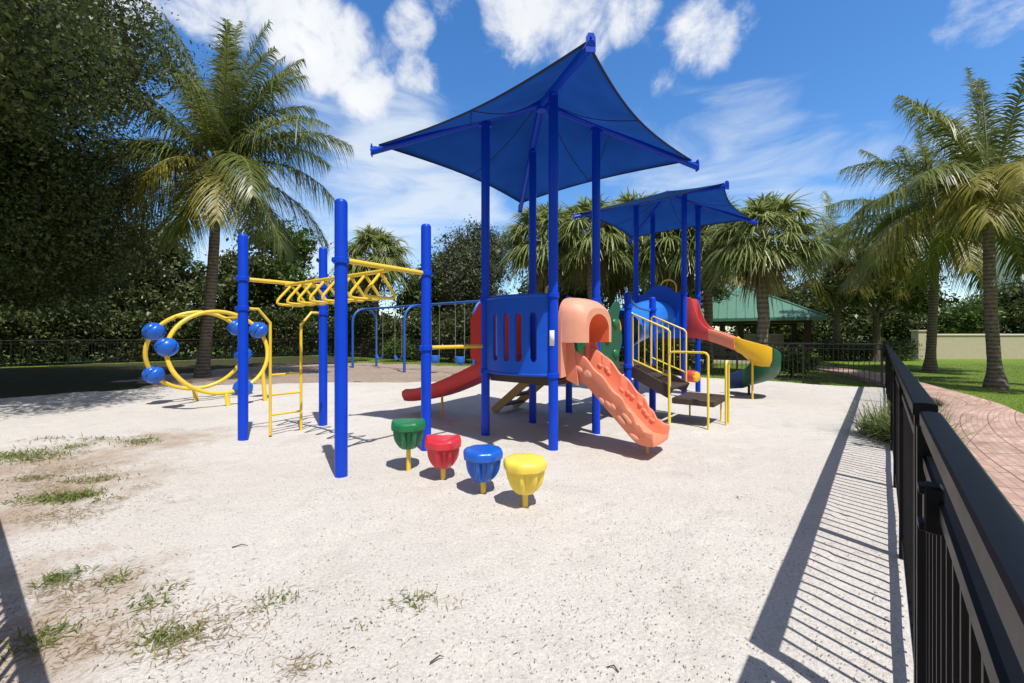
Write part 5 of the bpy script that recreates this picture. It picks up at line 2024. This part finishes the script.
WEEDS = [(60, 578, 62, .105, 'weed tuft on the sand beside the striped fence shadow, lower left'), (120, 580, 34, .10, 'weed tuft right of the one beside the striped shadow'), (146, 605, 46, .10, 'upright weed tuft on straw, lower left'),
         (166, 638, 60, .11, 'broad weed tuft nearest the viewer, lower left'), (46, 638, 44, .11, 'weed tuft growing at the edge of the striped fence shadow'), (274, 602, 34, .065, 'low weed tuft alone on the sand below the tallest ladder post'),
         (410, 602, 52, .075, 'low spreading weed tuft on bare sand below the green pod'), (748, 498, 20, .05, 'tiny weed on bare sand right of the pods'), (363, 627, 14, .04, 'tiny pale weed between the two low sand tufts'), (173, 588, 20, .09, 'thin weed sprig between the straw patches')]
for px, py, n, h, lb in WEEDS:
    t = tag(link('weed_tuft', None), lb, 'weed', 'weed tufts on the sand') if False else thing('weed_tuft', lb, 'weed', g(px, py), 'weed tufts on the sand')
    n = int(n * 2.2); h *= .82
    bs = rng.normal(0, 1, (n, 3)) * np.array([.065, .05, 0]); bs[:, 2] = .0
    link('blades', blade_mesh('blades', bs, h, M['grass'], 1.1, .008, 3), t)


# bark chips and litter scattered on the sand: uncountable
def chips(n, zmax=11):
    y = rng.uniform(0, 1, n) ** 1.5 * zmax + 1.6
    x = rng.uniform(-1.25, 1.15, n) * y
    cl_ = np.sin(x * 1.9 + np.sin(y * 1.3) * 2) * np.sin(y * 2.3 + np.sin(x * 1.1 + 1) * 2) + rng.normal(0, .7, n)
    ok = ((x - .117 * .7 - .89 * y) < -.05) & (cl_ > 0)
    x, y = x[ok], y[ok]
    n = len(x)
    a = rng.uniform(0, np.pi, n)
    l = rng.uniform(.003, .010, n) * (1 + (rng.uniform(0, 1, n) > .97) * 1.8)
    w = rng.uniform(.0012, .0032, n)
    c = np.stack([x, y, hsand(x, y) + .004], 1)
    d = np.stack([np.cos(a), np.sin(a), rng.normal(0, .15, n)], 1) * l[:, None]
    s = np.stack([-np.sin(a), np.cos(a), rng.normal(0, .2, n)], 1) * w[:, None]
    up = np.array([0, 0, .003])
    V = np.stack([c - d, c + s + up, c + d, c - s + up], 1).reshape(-1, 3)
    return np_mesh('bark_chips', V, np.arange(n * 4).reshape(n, 4), M['chip'])


tag(link('bark_chips', chips(22000)), 'small dark bark chips and debris scattered over the sand', 'debris', kind='stuff')
# a few larger twigs
for k, (px, py, a, ln, lb) in enumerate([(437, 662, .6, .035, 'short dark twig lying on sand at the bottom centre'), (612, 672, 2.6, .03, 'dark twig lying on sand near the right fence shadow, bottom edge'), (240, 548, .3, .05, 'thin bent twig lying on the sand at left')]):
    p = g(px, py)
    b = MB(); d = Vector((math.cos(a), math.sin(a), 0)) * ln
    b.tube([-d + UP * .012, UP * .022 + Vector((.01, .01, 0)), d + UP * .010], [.004, .0035, .0015], 6)
    tag(b.build('twig', M['bark'], loc=p), lb, 'twig', 'twigs on the sand')
